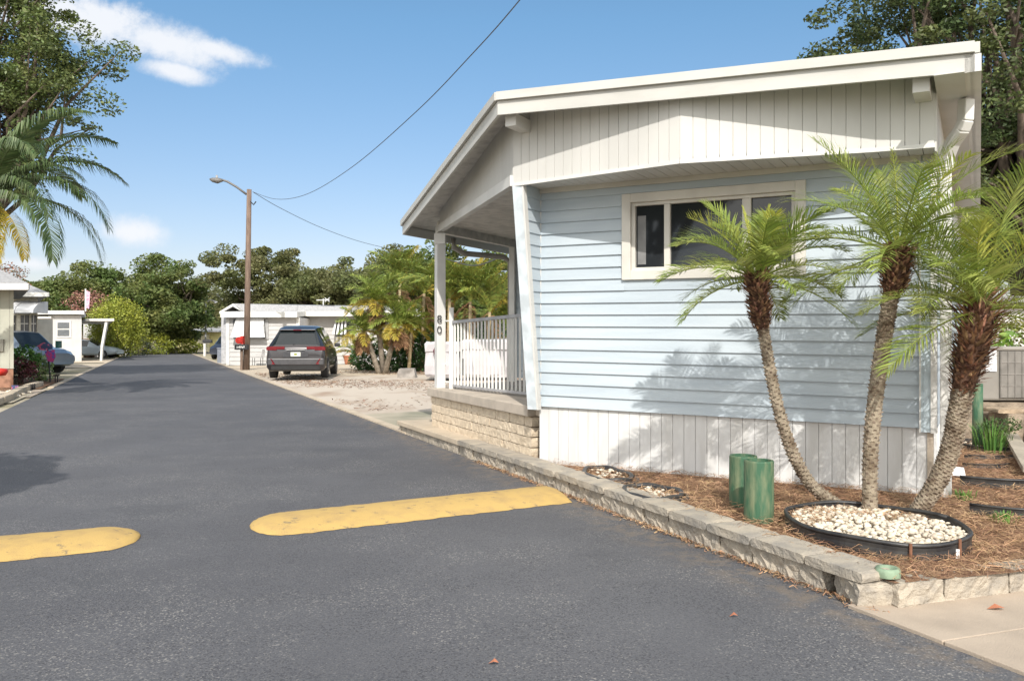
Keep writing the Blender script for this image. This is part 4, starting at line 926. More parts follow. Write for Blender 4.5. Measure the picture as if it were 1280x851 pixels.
# ------------------------------------------------------------------ vehicles
def loft(st, tags):
    pass
def car(name, label, cat, loc, rz, paint, st, glass_rng, wheels, W_, parent_group=None, wheel_r=.36, rear=True):
    r = empty(name, loc, label, cat, parent_group, rz)
    def sec(y, zb, bl, zt, w, wr):
        return [(0, y, zb), (w * .90, y, zb), (w, y, zb + .13), (w * 1.0, y, (zb + bl) / 2 + .08), (w * .965, y, bl), (wr, y, zt - .045), (wr * .86, y, zt), (0, y, zt + .015)]
    secs = [sec(*s_) for s_ in st]; n = 8
    body = MB(); gl = {'rear_window': MB(), 'windshield': MB(), 'side_window': [MB(), MB()]}
    g0, g1, rw_, ws_ = glass_rng
    for i in range(len(secs) - 1):
        for sdn in (0, 1):
            m_ = -1 if sdn == 0 else 1
            for j in range(n - 1):
                q = [secs[i][j], secs[i][j + 1], secs[i + 1][j + 1], secs[i + 1][j]]; q = [(p[0] * m_, p[1], p[2]) for p in q]
                if m_ > 0: q = q[::-1]
                tgt = body
                if j == 4 and g0 <= i < g1: tgt = gl['side_window'][sdn]
                if j >= 5 and i == rw_: tgt = gl['rear_window']
                if j >= 5 and i == ws_: tgt = gl['windshield']
                tgt.quad(*q)
    for sc_, fl in ((secs[0], 0), (secs[-1], 1)):
        pts = [(-p[0], p[1], p[2]) for p in sc_[1:-1]][::-1]; pts = [(p[0], p[1], p[2]) for p in sc_] + pts
        body.add(pts, [tuple(range(len(pts)))])
    bo = body.build('body', paint, r); bo.data.validate()
    w = bo.modifiers.new('w', 'WELD'); w.merge_threshold = .002; bv = bo.modifiers.new('b', 'BEVEL'); bv.width = .03; bv.segments = 3; bv.limit_method = 'ANGLE'; bv.angle_limit = math.radians(20); bo.data.shade_smooth()
    for k in ('rear_window', 'windshield'):
        if gl[k].v: gl[k].build(k, carglass, r)
    for k in (0, 1):
        if gl['side_window'][k].v: gl['side_window'][k].build('side_window', carglass, r)
    for y in wheels:
        for s_ in (-1, 1):
            x = s_ * (W_ - .10)
            b = MB(); b.tube([(x - .115, y, wheel_r), (x + .115, y, wheel_r)], wheel_r, 24); t_ = b.build('wheel', rub, r, bevel=.02)
            bb = MB(); xo = x + s_ * .118
            bb.tube([(xo - .004, y, wheel_r), (xo + .004, y, wheel_r)], wheel_r * .62, 20)
            bb.build('rim', mat('rim_silver', (.45, .45, .46), .35, metal=.8), t_)
            b5 = MB()
            for q in range(5):
                a = q * 1.2566 + .3; c_ = (xo + s_ * .006, y + math.cos(a) * wheel_r * .38, wheel_r + math.sin(a) * wheel_r * .38); b5.tube([(c_[0] - .002, c_[1], c_[2]), (c_[0] + .002, c_[1], c_[2])], wheel_r * .12, 10)
            b5.build('rim_opening', dark, t_)
            ba = MB(); ba.tube([(s_ * (W_ - .02) - .05, y, wheel_r + .02), (s_ * (W_ + .004) , y, wheel_r + .02)], wheel_r * 1.16, 24); ba.build('wheel_arch', mat('arch_black', (.02, .02, .02), .8), r) if False else None
    return r
st = [(0.0, .42, .78, .80, .86, .80), (.04, .30, .98, 1.00, .93, .84), (.12, .26, 1.08, 1.10, .96, .80), (.52, .26, 1.08, 1.62, .965, .60), (.72, .26, 1.07, 1.69, .965, .61), (1.6, .26, 1.05, 1.735, .965, .63), (2.6, .26, 1.03, 1.73, .965, .63), (3.15, .26, 1.02, 1.66, .965, .65), (3.85, .28, 1.0, 1.08, .96, .76), (4.6, .30, .86, .98, .93, .70), (4.9, .40, .70, .80, .80, .60)]
paint = mat('dark_grey_paint', (.032, .028, .029), .3, .03, 3, metal=.3, coat=.6)
st = [(a_, b_, c_ * 1.02, d_ * 1.04, e_, f_) for (a_, b_, c_, d_, e_, f_) in st]
suv = car('parked_suv', 'dark grey suv parked with its rear to the viewer in front of the white home', 'suv', (-7.22, 27.6, .06), math.radians(6.5), paint, st, (3, 7, 2, 7), (.95, 3.85), .965)
lred = mat('tail_red', (.16, .006, .011), .25)
for s_ in (-1, 1):
    b = MB(); b.prism([(s_ * .36, -.012), (s_ * .93, .03), (s_ * .93, .10), (s_ * .36, .06)], 1.00, 1.09); b.prism([(s_ * .62, -.014), (s_ * .96, .04), (s_ * .96, .3), (s_ * .62, .1)], .965, 1.07)
    b.build('tail_light', lred, suv)
    b = MB(); b.add([(s_ * .66, -.06, .50), (s_ * .90, -.0, .50), (s_ * .93, .03, .68), (s_ * .78, -.05, .68), (s_ * .66, .0, .50), (s_ * .90, .06, .50), (s_ * .93, .08, .68), (s_ * .78, .0, .68)], [(0, 1, 2, 3), (7, 6, 5, 4), (0, 4, 5, 1), (1, 5, 6, 2), (2, 6, 7, 3), (3, 7, 4, 0)]); b.build('reflector', lred, suv)
    b = MB(); b.box(s_ * .97 + (.0 if s_ > 0 else -.2), s_ * .97 + (.2 if s_ > 0 else 0), 3.05, 3.17, 1.06, 1.20); mo = b.build('mirror', dark, suv, bevel=.03)
MB().prism([(-.92, -.03), (.92, -.03), (.94, .10), (-.94, .10)], .46, .70).build('bumper', mat('bumper_grey', (.065, .063, .066), .45), suv, bevel=.04)
MB().prism([(-.80, -.045), (.80, -.045), (.80, .05), (-.80, .05)], .30, .44).build('lower_bumper', mat('arch_black', (.02, .02, .02), .8), suv, bevel=.02)
MB().prism([(-.44, -.036), (.44, -.036), (.44, .02), (-.44, .02)], .735, .74).prism([(-.40, -.012), (.40, -.012), (.40, .04), (-.40, .04)], .745, .91).build('plate_recess', mat('recess_grey', (.05, .05, .055), .4), suv)
MB().box(-.16, .16, -.022, -.010, .76, .90).build('licence_plate', mat('plate_white', (.68, .70, .62), .5), suv)
MB().box(-.045, .045, -.028, -.020, .80, .865).build('plate_emblem', mat('plate_orange', (.40, .25, .05), .5, c2=(.08, .25, .05), scale=30), suv)
MB().box(-.30, .30, -.034, -.0, .965, .995).build('chrome_strip', chrome, suv)
MB().prism([(-.60, .38), (.60, .38), (.60, .66), (-.60, .66)], [1.63, 1.63, 1.69, 1.69], [1.66, 1.66, 1.72, 1.72]).build('spoiler', paint, suv, bevel=.01)
MB().box(-.13, .13, .365, .378, 1.632, 1.658).build('brake_light', lred, suv)
MB().tube([(-.1, .10, 1.16), (.05, .16, 1.17), (.25, .17, 1.16)], .010, 6).build('wiper', dark, suv)
st2 = [(0, .40, .72, .75, .75, .6), (.1, .28, .80, .84, .84, .66), (1.0, .22, .88, .93, .88, .70), (1.55, .22, .90, 1.34, .88, .56), (2.2, .22, .90, 1.41, .88, .58), (2.8, .22, .89, 1.36, .88, .56), (3.55, .22, .86, .95, .88, .68), (4.5, .26, .70, .80, .85, .6), (4.9, .36, .56, .62, .72, .5)]
silv = mat('silver_blue_paint', (.46, .53, .58), .35, .04, 3, metal=.2, coat=.5)
c = G(150, 447.3)
car('parked_sedan', 'silver blue sedan under the carport with its nose out toward the road', 'sedan', (c.x - 4.9, c.y - .3, 0), math.radians(-86), silv, st2, (2, 5, 2, 5), (1.0, 3.95), .88, wheel_r=.32)
silv2 = mat('pale_blue_paint', (.17, .21, .26), .3, .04, 3, metal=.3, coat=.5)
s2u = car('parked_suv', 'pale blue suv parked beside the awning house behind green shrubs', 'suv', (-23.0, 35.2, 0), math.radians(-110), silv2, [(a_, b_, c_, d_ * .97, e_, f_) for (a_, b_, c_, d_, e_, f_) in st], (3, 7, 2, 7), (.95, 3.85), .965)
car('parked_pickup', 'dark vehicle nose partly hidden by the white home corner', 'vehicle', (AT(285, 440, 60).x, 63.5, 0), math.radians(180), mat('navy_paint', (.03, .035, .05), .3, coat=.5), st, (3, 7, 2, 7), (.95, 3.85), .965)
# ------------------------------------------------------------------ middle white mobile home
Y0 = 46.5
def XP(px, Y): return (px - 640) / F * Y
def ZP(py, Y): return HC + (CY - py) / F * Y
mh = empty('mobile_home', (XP(330, Y0), Y0, 0), 'white mobile home with grey roof and antenna behind the utility pole', 'mobile home', world=True)
wsid = mat('white_siding_far', (.49, .48, .47), .6, .05, 2)
def lapwall(b, x0, x1, y, z0, z1, ch_):
    z = z0
    while z < z1 - .001:
        zz = min(z1, z + ch_); b.add([(x0, y - .03, z), (x1, y - .03, z), (x1, y, zz), (x0, y, zz), (x0, y, z), (x1, y, z)], [(0, 1, 2, 3), (4, 5, 1, 0)]); z += ch_
b = MB(); lapwall(b, XP(371, Y0 + .8), XP(520, Y0), Y0 + .8, 0, ZP(389, Y0), .24); b.box(XP(371, Y0 + .8), XP(520, Y0), Y0 + .81, Y0 + 5, 0, ZP(389, Y0)); b.build('wall', wsid, mh)
yf = Y0 - 1.5
b = MB(); lapwall(b, XP(283, yf), XP(375, yf), yf, 0, ZP(397, yf), .24); b.box(XP(283, yf), XP(375, yf), yf + .01, Y0 + 1, 0, ZP(397, yf)); b.build('wall', wsid, mh)
MB().box(XP(275, Y0 + 1), XP(300, Y0), Y0 + 1.2, Y0 + 5, 0, ZP(389, Y0 + 1)).build('wall', mat('grey_wall_far', (.46, .46, .47), .6), mh)
MB().prism([(XP(279, yf), yf - .45), (XP(374, yf), yf - .45), (XP(374, yf), Y0 + 1.0), (XP(279, yf), Y0 + 1.0)], [ZP(397, yf), ZP(397, yf), ZP(392, yf), ZP(392, yf)], [ZP(390, yf), ZP(390, yf), ZP(387, yf), ZP(387, yf)]).build('roof', wht, mh)
b = MB(); xa = XP(271, Y0); xb = XP(303, Y0); xm = XP(288, Y0); zr = ZP(379, Y0); ze = ZP(389, Y0); xr = XP(530, Y0)
b.add([(xa, Y0 + .4, ze), (xm, Y0 + .4, zr), (xb, Y0 + .4, ze + .05), (xa, Y0 + 5, ze), (xm + .3, Y0 + 5, zr), (xa, Y0 + .4, ze - .14), (xm, Y0 + .4, zr - .16), (xb, Y0 + .4, ze - .1)], [(0, 1, 4, 3), (0, 5, 6, 1), (1, 6, 7, 2)])
b.build('fascia', wht, mh)
b = MB(); b.add([(xm, Y0 + .42, zr), (xr, Y0 + .5, zr - .3), (xr, Y0 + .2, ze), (xb, Y0 + .2, ze), (xm, Y0 + 5, zr + .15), (xr, Y0 + 5, zr)], [(3, 2, 1, 0), (0, 1, 5, 4)]); b.build('roof', grey, mh)
MB().box(XP(370, Y0), xr, Y0 - .05, Y0 + .25, ze - .28, ze).build('fascia', wht, mh)
MB().box(XP(370, Y0), xr, Y0 + .3, Y0 + .8, ze - .29, ze - .25).build('eave_soffit', greym, mh)
MB().box(XP(370.5, yf), XP(374.5, yf), yf - .06, yf - .02, 0, ZP(397, yf)).box(XP(283, yf), XP(287, yf), yf - .06, yf - .02, 0, ZP(397, yf)).build('corner_trim', wht, mh)
w_ = MB().box(XP(292, yf), XP(335, yf), yf - .05, yf - .02, ZP(423, yf), ZP(399, yf)).build('window', mat('window_dark_far', (.05, .05, .055), .3), mh)
awm = mat('awning_white', (.62, .62, .62), .6, .05, 3)
b = MB(); za, zb2 = ZP(398, yf), ZP(422, yf); b.add([(XP(298, yf), yf - .1, za), (XP(329, yf), yf - .1, za), (XP(332, yf), yf - .55, zb2), (XP(292, yf), yf - .55, zb2)], [(0, 1, 2, 3)])
aw = b.build('awning', awm, mh); aw.modifiers.new('s', 'SOLIDIFY').thickness = .03
for xx in (296, 327):
    b = MB(); b.add([(XP(xx, yf), yf - .13, za), (XP(xx + 4, yf), yf - .13, za), (XP(xx + (4 if xx > 300 else 2), yf), yf - .59, zb2 + .02), (XP(xx + (8 if xx > 300 else -3), yf), yf - .59, zb2 + .02)], [(0, 1, 2, 3)]); b.build('awning_stripe', mat('stripe_white', (.68, .68, .68), .5), aw)
MB().box(XP(332, yf), XP(336, yf), yf - .08, yf - .04, ZP(424, yf), ZP(399, yf)).build('shutter', greym, mh)
w2_ = MB().box(XP(416, Y0), XP(440, Y0), Y0 + .70, Y0 + .74, ZP(420, Y0), ZP(400, Y0)).build('window', mat('window_dark_far', (.05, .05, .055), .3), mh)
b = MB()
for i in range(4): b.add([(XP(416 + i * 4, Y0), Y0 + .65, ZP(400, Y0)), (XP(418 + i * 4, Y0), Y0 + .65, ZP(400, Y0)), (XP(417 + i * 5, Y0), Y0 + .2, ZP(418, Y0)), (XP(414 + i * 5, Y0), Y0 + .2, ZP(418, Y0))], [(0, 1, 2, 3)])
b.build('awning', mat('stripe_white', (.68, .68, .68)), mh)
MB().prism([(XP(396, Y0), Y0 + 1), (XP(412, Y0), Y0 + 1), (XP(410, Y0), Y0 + 2.2), (XP(398, Y0), Y0 + 2.2)], ZP(388, Y0), ZP(380.5, Y0)).build('roof_vent', mat('vent_dark', (.06, .06, .065), .6), mh)
an = MB(); xx = XP(394, Y0); an.tube([(xx, Y0 + 2, ZP(386, Y0)), (xx, Y0 + 2, ZP(371, Y0))], .035, 6)
an.beam((XP(385, Y0), Y0 + 2, ZP(373, Y0)), (XP(402, Y0), Y0 + 2, ZP(372.5, Y0)), .05, .05); an.beam((XP(396, Y0), Y0 + 2, ZP(370, Y0)), (XP(402, Y0), Y0 + 2, ZP(375, Y0)), .04, .04); an.beam((XP(402, Y0), Y0 + 2, ZP(370, Y0)), (XP(396, Y0), Y0 + 2, ZP(375, Y0)), .04, .04)
an.build('antenna', mat('aerial', (.6, .6, .6), .4), mh)
# bin, chair, pot by the home
q = G(279.5, 454); MB_ = MB().prism([(q.x - .28, q.y - .3), (q.x + .28, q.y - .3), (q.x + .28, q.y + .3), (q.x - .28, q.y + .3)], 0, .85)
bn_ = empty('wheelie_bin', (q.x, q.y, 0), 'grey bin standing at the left corner of the white home', 'bin', world=True); MB_.build('bin_body', mat('bin_grey', (.22, .24, .28), .6), bn_, bevel=.03); MB().box(q.x - .3, q.x + .3, q.y - .33, q.y + .3, .85, .92).build('lid', mat('bin_grey', (.22, .24, .28)), bn_, bevel=.02)
q = G(322, 457); ch_ = empty('patio_chair', (q.x, q.y, 0), 'black wire patio chair against the white home', 'chair', world=True); cx, cy = q.x, q.y
for dx in (-.22, .22):
    for dy in (-.2, .2): MB().tube([(cx + dx, cy + dy, 0), (cx + dx, cy + dy, .42)], .015, 6).build('leg', dark, ch_)
MB().box(cx - .25, cx + .25, cy - .23, cy + .23, .42, .445).build('seat', greym, ch_); b = MB()
for k in range(5): b.tube([(cx + .22 + .02 * k, cy - .2 + k * .1, .44), (cx + .32, cy - .2 + k * .1, .85)], .012, 6)
b.tube([(cx + .32, cy - .22, .85), (cx + .32, cy + .22, .85)], .02, 6); b.tube([(cx - .25, cy - .22, .6), (cx + .25, cy - .22, .6)], .015, 6); b.build('backrest', greym, ch_)
q = G(436, 455); b = MB(); b.lathe([(.01, 0), (.22, 0), (.30, .42), (.33, .42), (.33, .50), (.27, .50), (.25, .42), (.01, .42)], (q.x, q.y, 0), 18); tag(b.build('flower_pot', terra, smooth=False), 'terracotta flower pot beside the clustered palms', 'pot')
# ------------------------------------------------------------------ utility pole
q = G(308, 462.5); up = empty('utility_pole', (q.x, q.y, 0), 'tall brown wooden utility pole with lamp arm near the dark grey suv', 'utility pole', world=True); Yp = q.y
T_ = AT(311.5, 237, Yp)
MB().tube([(q.x, Yp, 0), ((q.x + T_.x) / 2, Yp, T_.z / 2), tuple(T_)], [.15, .125, .105], 14).build('pole', wood, up, smooth=True)
pp = [AT(x, y, Yp) for (x, y) in [(308, 243), (296, 234), (284, 227), (277, 225)]]; MB().tube(pp, .05, 8)  .build('lamp_arm', mat('lamp_metal', (.16, .15, .14), .5), up, smooth=True)
pp = [AT(x, y, Yp) for (x, y) in [(278, 225.5), (272, 226), (266, 225), (262, 224)]]; lh = MB().tube(pp, [.07, .14, .11, .03], 8)  .build('lamp_head', MATS['lamp_metal'], up, smooth=True)
pp = AT(271, 222.5, Yp); MB().tube([tuple(pp), (pp.x, pp.y, pp.z + .12)], .05, 8).build('photocell', greym, lh)
pp = [AT(x, y, Yp - .15) for (x, y) in [(313, 252), (317, 256), (320, 252)]]; MB().tube(pp, .03, 6).build('insulator', dark, up)
# boxes on the pole
bx = empty('mailbox', (q.x - .05, Yp - .3, 1.0), 'black mailbox with white marks mounted on the utility pole', 'mailbox', world=True)
z0, z1 = ZP(437, Yp), ZP(430.5, Yp); MB().box(XP(297, Yp), XP(313, Yp), Yp - .45, Yp - .17, z0, z1).build('box', dark, bx, bevel=.02)
b = MB()
for k in range(6): b.box(XP(300 + k * 1.7, Yp), XP(301.1 + k * 1.7, Yp), Yp - .458, Yp - .452, z0 + .07 + .02 * (k % 2), z1 - .06 - .015 * ((k + 1) % 3))
b.build('number_marks', wht, bx)
bx = empty('paper_box', (q.x - .3, Yp - .3, 1.2), 'red paper box mounted above the black mailbox on the pole', 'mailbox', world=True)
z0, z1 = ZP(430, Yp), ZP(420.5, Yp); MB().tube([(XP(302.5, Yp), Yp - .45, (z0 + z1) / 2), (XP(302.5, Yp), Yp - .12, (z0 + z1) / 2)], .155, 14).build('tub', red, bx)
MB().box(XP(304, Yp), XP(307, Yp), Yp - .4, Yp - .13, z0, z1 + .02).build('flag', red, bx)
q2 = G(304.5, 462.5); tag(MB().box(q2.x - .05, q2.x + .05, Yp - .32, Yp - .22, 0, 1.0).build('mailbox_post', wood), 'short wooden stake holding the mailbox beside the utility pole', 'post')
# wires
def wire(name, label, pts, r_=.012, sag=0):
    b = MB(); P = smooth_path(pts, 10); b.tube(P, r_, 5); return tag(b.build(name, mat('wire_grey', (.07, .07, .075), .6), smooth=True), label, 'wire', 'overhead wires')
wire('overhead_wire', 'thick overhead wire sweeping from the utility pole up over the road', [AT(316, 240, Yp), AT(345, 249, 33), AT(383, 243, 28), AT(440, 209, 22), (AT(520, 140, 17)), AT(590, 68, 13.5), AT(650, 0, 11.5), AT(760, -140, 8.8)], .009)
wire('overhead_wire', 'thin overhead wire running from the pole toward the far treetops', [AT(316, 240, Yp), AT(350, 260, 42), AT(400, 284, 48), AT(450, 302, 54), AT(500, 314, 60)], .014)
wire('overhead_wire', 'short wire seen through the porch opening', [AT(556, 323, 30), AT(590, 332, 24), AT(625, 322, 19)], .016)
b = MB(); q = AT(500, 312, 60); b.tube([(q.x, 60, 0), (q.x, 60, q.z)], [.14, .1], 8); b.beam((q.x - .5, 60, q.z - .5), (q.x + .3, 60, q.z - .5), .08, .08); tag(b.build('utility_pole', wood), 'distant utility pole top among the trees above the palm cluster', 'utility pole')
# far street lamp
q = AT(257, 412, 88); b = MB(); zt_ = ZP(378, 88); b.tube([(q.x, 88, 0), (q.x, 88, zt_)], .09, 8); b.tube([(q.x, 88, zt_), (q.x + .5, 88, zt_ + .25), (q.x + 1.1, 88, zt_ + .1)], .07, 6); b.lathe([(.01, .1), (.2, 0), (.25, -.12), (.01, -.14)], (q.x + 1.1, 88, zt_ + .05), 10)
tag(b.build('street_lamp', greym), 'far street lamp standing behind the yellow house', 'street lamp')
# mailboxes
def mailbox(px, py, label, top, mpost=None, size=1.0, mbm=None):
    q = G(px, py); e = empty('mailbox', (q.x, q.y, 0), label, 'mailbox', 'mailboxes at the end of the road', world=True); zt2 = ZP(top, q.y)
    MB().box(q.x - .09, q.x + .09, q.y - .09, q.y + .09, 0, zt2 - .22).build('post', wht, e)
    b = MB(); n = 8; h = .16
    vs = []
    x0, x1 = q.x - .15, q.x + .62 * size
    for x in (x0, x1):
        vs += [(x, q.y - .14, zt2 - .32), (x, q.y + .14, zt2 - .32)] + [(x, q.y + .14 * math.cos(a), zt2 - .16 + .14 * math.sin(a)) for a in [math.pi * k / 6 for k in range(7)]]
    k = 9; b.add(vs, [tuple(range(k))[::-1], tuple(range(k, 2 * k))] + [(i, (i + 1) % k, k + (i + 1) % k, k + i) for i in range(k)])
    b.build('box', mbm or wht, e)
mailbox(158, 444, 'white mailbox on a post at the foot of the round bush', 427)
mailbox(200, 442.5, 'white mailbox on a post in front of the yellow green shrubs', 427)
mailbox(256, 445, 'black topped mailbox on a white post near the road end', 424, mbm=dark)
# yellow house
Yh = 98; yh = empty('house', (XP(245, Yh), Yh, 0), 'low pale yellow house with grey roof at the end of the road', 'house', world=True)
yw = mat('yellow_wall', (.66, .60, .28), .7, .05); MB().box(XP(222, Yh), XP(276, Yh), Yh, Yh + 8, 0, ZP(415, Yh)).build('wall', yw, yh)
MB().box(XP(240, Yh), XP(262, Yh), Yh - .1, Yh - .02, 0, ZP(418, Yh)).build('garage_door', mat('pale_wall', (.72, .68, .5), .7), yh)
MB().prism([(XP(219, Yh), Yh - 1.2), (XP(278, Yh), Yh - 1.2), (XP(275, Yh), Yh + 9), (XP(224, Yh), Yh + 9)], [ZP(415, Yh)] * 4, [ZP(414, Yh), ZP(414, Yh), ZP(408, Yh), ZP(408, Yh)]).build('roof', grey, yh)
MB().prism([(XP(214, Yh), Yh + 9), (XP(252, Yh), Yh + 9), (XP(252, Yh), Yh + 12), (XP(214, Yh), Yh + 12)], ZP(409, Yh), ZP(406.5, Yh)).build('roof', wht, yh)
# ------------------------------------------------------------------ left houses
Yl = 23.5
lh1 = empty('house', (XP(-40, Yl), Yl, 0), 'beige sided house with shingle roof cut off by the left picture edge', 'house', world=True)
beige = mat('beige_siding', (.40, .40, .33), .7, .05, 3)
x1 = XP(17, Yl); b = MB(); lapv = x1 - 6
b.prism([(lapv, Yl), (x1, Yl), (x1 - 3.2, Yl + 4.5), (lapv, Yl + 4.5)], .55, ZP(361, Yl)); b.build('wall', beige, lh1)
b = MB(); x = lapv
while x < x1: b.box(x, x + .012, Yl - .008, Yl, .55, ZP(361, Yl)); x += .28
b.build('siding_grooves', mat('groove', (.35, .34, .29), .8), lh1)
MB().prism([(lapv, Yl + .02), (x1 - .02, Yl + .02), (x1 - 3.2, Yl + 4.5), (lapv, Yl + 4.5)], 0, .55).build('foundation', mat('brick_foundation', (.32, .17, .11), .9, .2, 6, .4, 20), lh1)
ze = ZP(357, Yl); zr2 = ZP(330, Yl + 4)
b = MB(); xe = XP(37, Yl - .6)
b.add([(lapv - .5, Yl - .6, ze), (xe, Yl - .6, ze), (xe - 3.6, Yl + 5, ze), (xe - 3.4, Yl + 2.2, zr2 + .1), (lapv - .5, Yl + 2.2, zr2 + .1), (lapv - .5, Yl - .6, ze - .14), (xe, Yl - .6, ze - .14), (xe - 3.6, Yl + 5, ze - .14), (lapv - .5, Yl + 5, ze - .14), (lapv - .5, Yl + 5, ze)],
      [(0, 1, 3, 4), (1, 2, 3), (3, 2, 9, 4), (0, 5, 6, 1), (1, 6, 7, 2), (5, 8, 7, 6)]); b.build('roof', grey, lh1)
MB().box(lapv - .5, xe, Yl - .66, Yl - .62, ze - .16, ze + .02).build('fascia', wht, lh1)
MB().box(XP(-5, Yl), XP(5.5, Yl), Yl - .06, Yl - .012, ZP(439, Yl), ZP(424, Yl)).build('vent', mat('vent_frame', (.25, .24, .2), .6), lh1)
# awning house
Ya = 38; ah = empty('house', (XP(40, Ya), Ya, 0), 'white house with rounded white window awnings and grey shingle roof', 'house', world=True)
MB().prism([(XP(-60, Ya), Ya), (XP(47, Ya), Ya), (XP(44, Ya + 6), Ya + 6), (XP(-70, Ya + 6), Ya + 6)], 0, ZP(367, Ya)).build('wall', mat('cream_wall', (.60, .57, .48), .7), ah)
ze = ZP(366, Ya - 1); xe = XP(61, Ya - 1)
b = MB(); b.add([(xe - 10, Ya - 1, ze), (xe, Ya - 1, ze), (xe - 4.6, Ya + 6, ze), (xe - 4.5, Ya + 2.5, ze + 1.25), (xe - 10, Ya + 2.5, ze + 1.25), (xe - 10, Ya + 6, ze), (xe - 10, Ya - 1, ze - .15), (xe, Ya - 1, ze - .15), (xe - 4.6, Ya + 6, ze - .15), (xe - 10, Ya + 6, ze - .15)], [(0, 1, 3, 4), (1, 2, 3), (3, 2, 5, 4), (6, 9, 8, 7)]); b.build('roof', grey, ah)
MB().box(xe - 10, xe + .03, Ya - 1.04, Ya - 1.0, ze - .17, ze + .02).build('fascia', wht, ah)
def awning(x0, x1, yt, yb, Y, dep, par):
    b = MB(); n = 6; vs = []
    for i in range(n + 1):
        a = i / n * math.pi / 2; yy = Y - dep * math.sin(a); zz_ = ZP(yt, Y) - (ZP(yt, Y) - ZP(yb, Y)) * (1 - math.cos(a)); vs += [(XP(x0, Y), yy, zz_), (XP(x1, Y), yy, zz_)]
    fs = [(2 * i, 2 * i + 1, 2 * i + 3, 2 * i + 2) for i in range(n)]; zb_ = ZP(yb, Y)
    for s_ in (0, 1):
        k = len(vs); vs.append((XP((x0, x1)[s_], Y), Y, zb_)); fs.append(tuple([2 * i + s_ for i in range(n + 1)] + [k]))
    b.add(vs, fs); return b.build('awning', awm, par)
awning(18, 37, 376, 393, Ya - .02, 1.2, ah); awning(38, 60, 377, 392, Ya - .02, 1.2, ah)
MB().prism([(XP(46, Ya + 2), Ya + 2), (XP(66, Ya + 2), Ya + 2), (XP(64, Ya + 5), Ya + 5), (XP(44, Ya + 5), Ya + 5)], 0, ZP(398, Ya)).build('side_wall', wht, ah)
for (a_, b_) in ((16, 19.5), (26.5, 36.5), (40, 46)):
    w_ = MB().box(XP(a_, Ya), XP(b_, Ya), Ya - .05, Ya - .02, ZP(415, Ya), ZP(394, Ya)).build('window', mat('window_dark_far', (.05, .05, .055)), ah)
    MB().box(XP((a_ + b_) / 2 - .3, Ya), XP((a_ + b_) / 2 + .3, Ya), Ya - .07, Ya - .055, ZP(415, Ya), ZP(394, Ya)).box(XP(a_, Ya), XP(b_, Ya), Ya - .07, Ya - .055, ZP(405, Ya), ZP(404, Ya)).build('mullion', wht, w_)
# carport home
Yc = 54; chm = empty('mobile_home', (XP(85, Yc), Yc, 0), 'small white mobile home with a carport at the left of the road', 'mobile home', world=True)
MB().prism([(XP(60, Yc), Yc), (XP(102, Yc), Yc), (XP(100, Yc + 7), Yc + 7), (XP(58, Yc + 7), Yc + 7)], 0, ZP(394, Yc)).build('wall', wsid, chm)
MB().prism([(XP(30, Yc + 1.5), Yc + 1.5), (XP(64, Yc + 1.5), Yc + 1.5), (XP(62, Yc + 6), Yc + 6), (XP(30, Yc + 6), Yc + 6)], 0, ZP(396, Yc)).build('wall', wsid, chm)
MB().prism([(XP(26, Yc), Yc - .4), (XP(109, Yc), Yc - .4), (XP(107, Yc + 7), Yc + 7), (XP(20, Yc + 7), Yc + 7)], ZP(393, Yc), ZP(388.5, Yc)).build('roof', wht, chm)
MB().box(XP(37, Yc), XP(66, Yc), Yc - .2, Yc + 1.5, ZP(398, Yc), ZP(395.5, Yc)).build('porch_roof', wht, chm)
w_ = MB().box(XP(71, Yc), XP(89, Yc), Yc - .05, Yc - .02, ZP(422, Yc), ZP(401, Yc)).build('window', wht, chm)
MB().box(XP(72.5, Yc), XP(87.3, Yc), Yc - .07, Yc - .055, ZP(410.5, Yc), ZP(403, Yc)).box(XP(72.5, Yc), XP(87.3, Yc), Yc - .07, Yc - .055, ZP(420, Yc), ZP(412, Yc)).build('pane', mat('pane_grey', (.13, .14, .15), .2), w_)
MB().prism([(XP(102, Yc), Yc + .5), (XP(138, Yc), Yc + .5), (XP(136, Yc + 11), Yc + 11), (XP(100, Yc + 11), Yc + 11)], ZP(401, Yc), ZP(398, Yc)).build('carport_roof', wht, chm)
b = MB(); b.beam((XP(120, Yc), Yc + .7, 0), (XP(121, Yc), Yc + .7, ZP(434, Yc)), .14, .14); b.beam((XP(121, Yc), Yc + .7, ZP(434, Yc)), (XP(127, Yc), Yc + .7, ZP(401, Yc)), .16, .16); b.build('carport_post', wht, chm)
MB().box(XP(102.5, Yc + 12), XP(133, Yc + 12), Yc + 12.2, Yc + 12.4, 0, ZP(405, Yc + 12)).build('back_wall', wsid, chm)
MB().box(XP(104, Yc + 11), XP(112, Yc + 11), Yc + 11, Yc + 11.8, 0, 1.5).build('storage_box', mat('box_brown', (.22, .13, .08), .8), chm)
# flag pole with flag
q = AT(107, 388, 57); fp = empty('flag', (q.x, 57, ZP(389, 57)), 'small flag with pink stripes on a white pole above the carport home roof', 'flag', world=True)
MB().tube([(q.x, 57, ZP(389, 57)), (q.x, 57, ZP(361, 57))], .05, 8).build('pole', wht, fp); b = MB()
b.add([(q.x + .03, 57, ZP(363, 57)), (q.x + .30, 57.03, ZP(365, 57)), (q.x + .26, 56.97, ZP(386, 57)), (q.x + .03, 57, ZP(385, 57))], [(0, 1, 2, 3)]); f_ = b.build('cloth', mat('flag_cloth', (.5, .12, .2), .8, c2=(.6, .6, .65), scale=12, stretch=(1, 1, 3)), fp); f_.modifiers.new('s', 'SOLIDIFY').thickness = .01
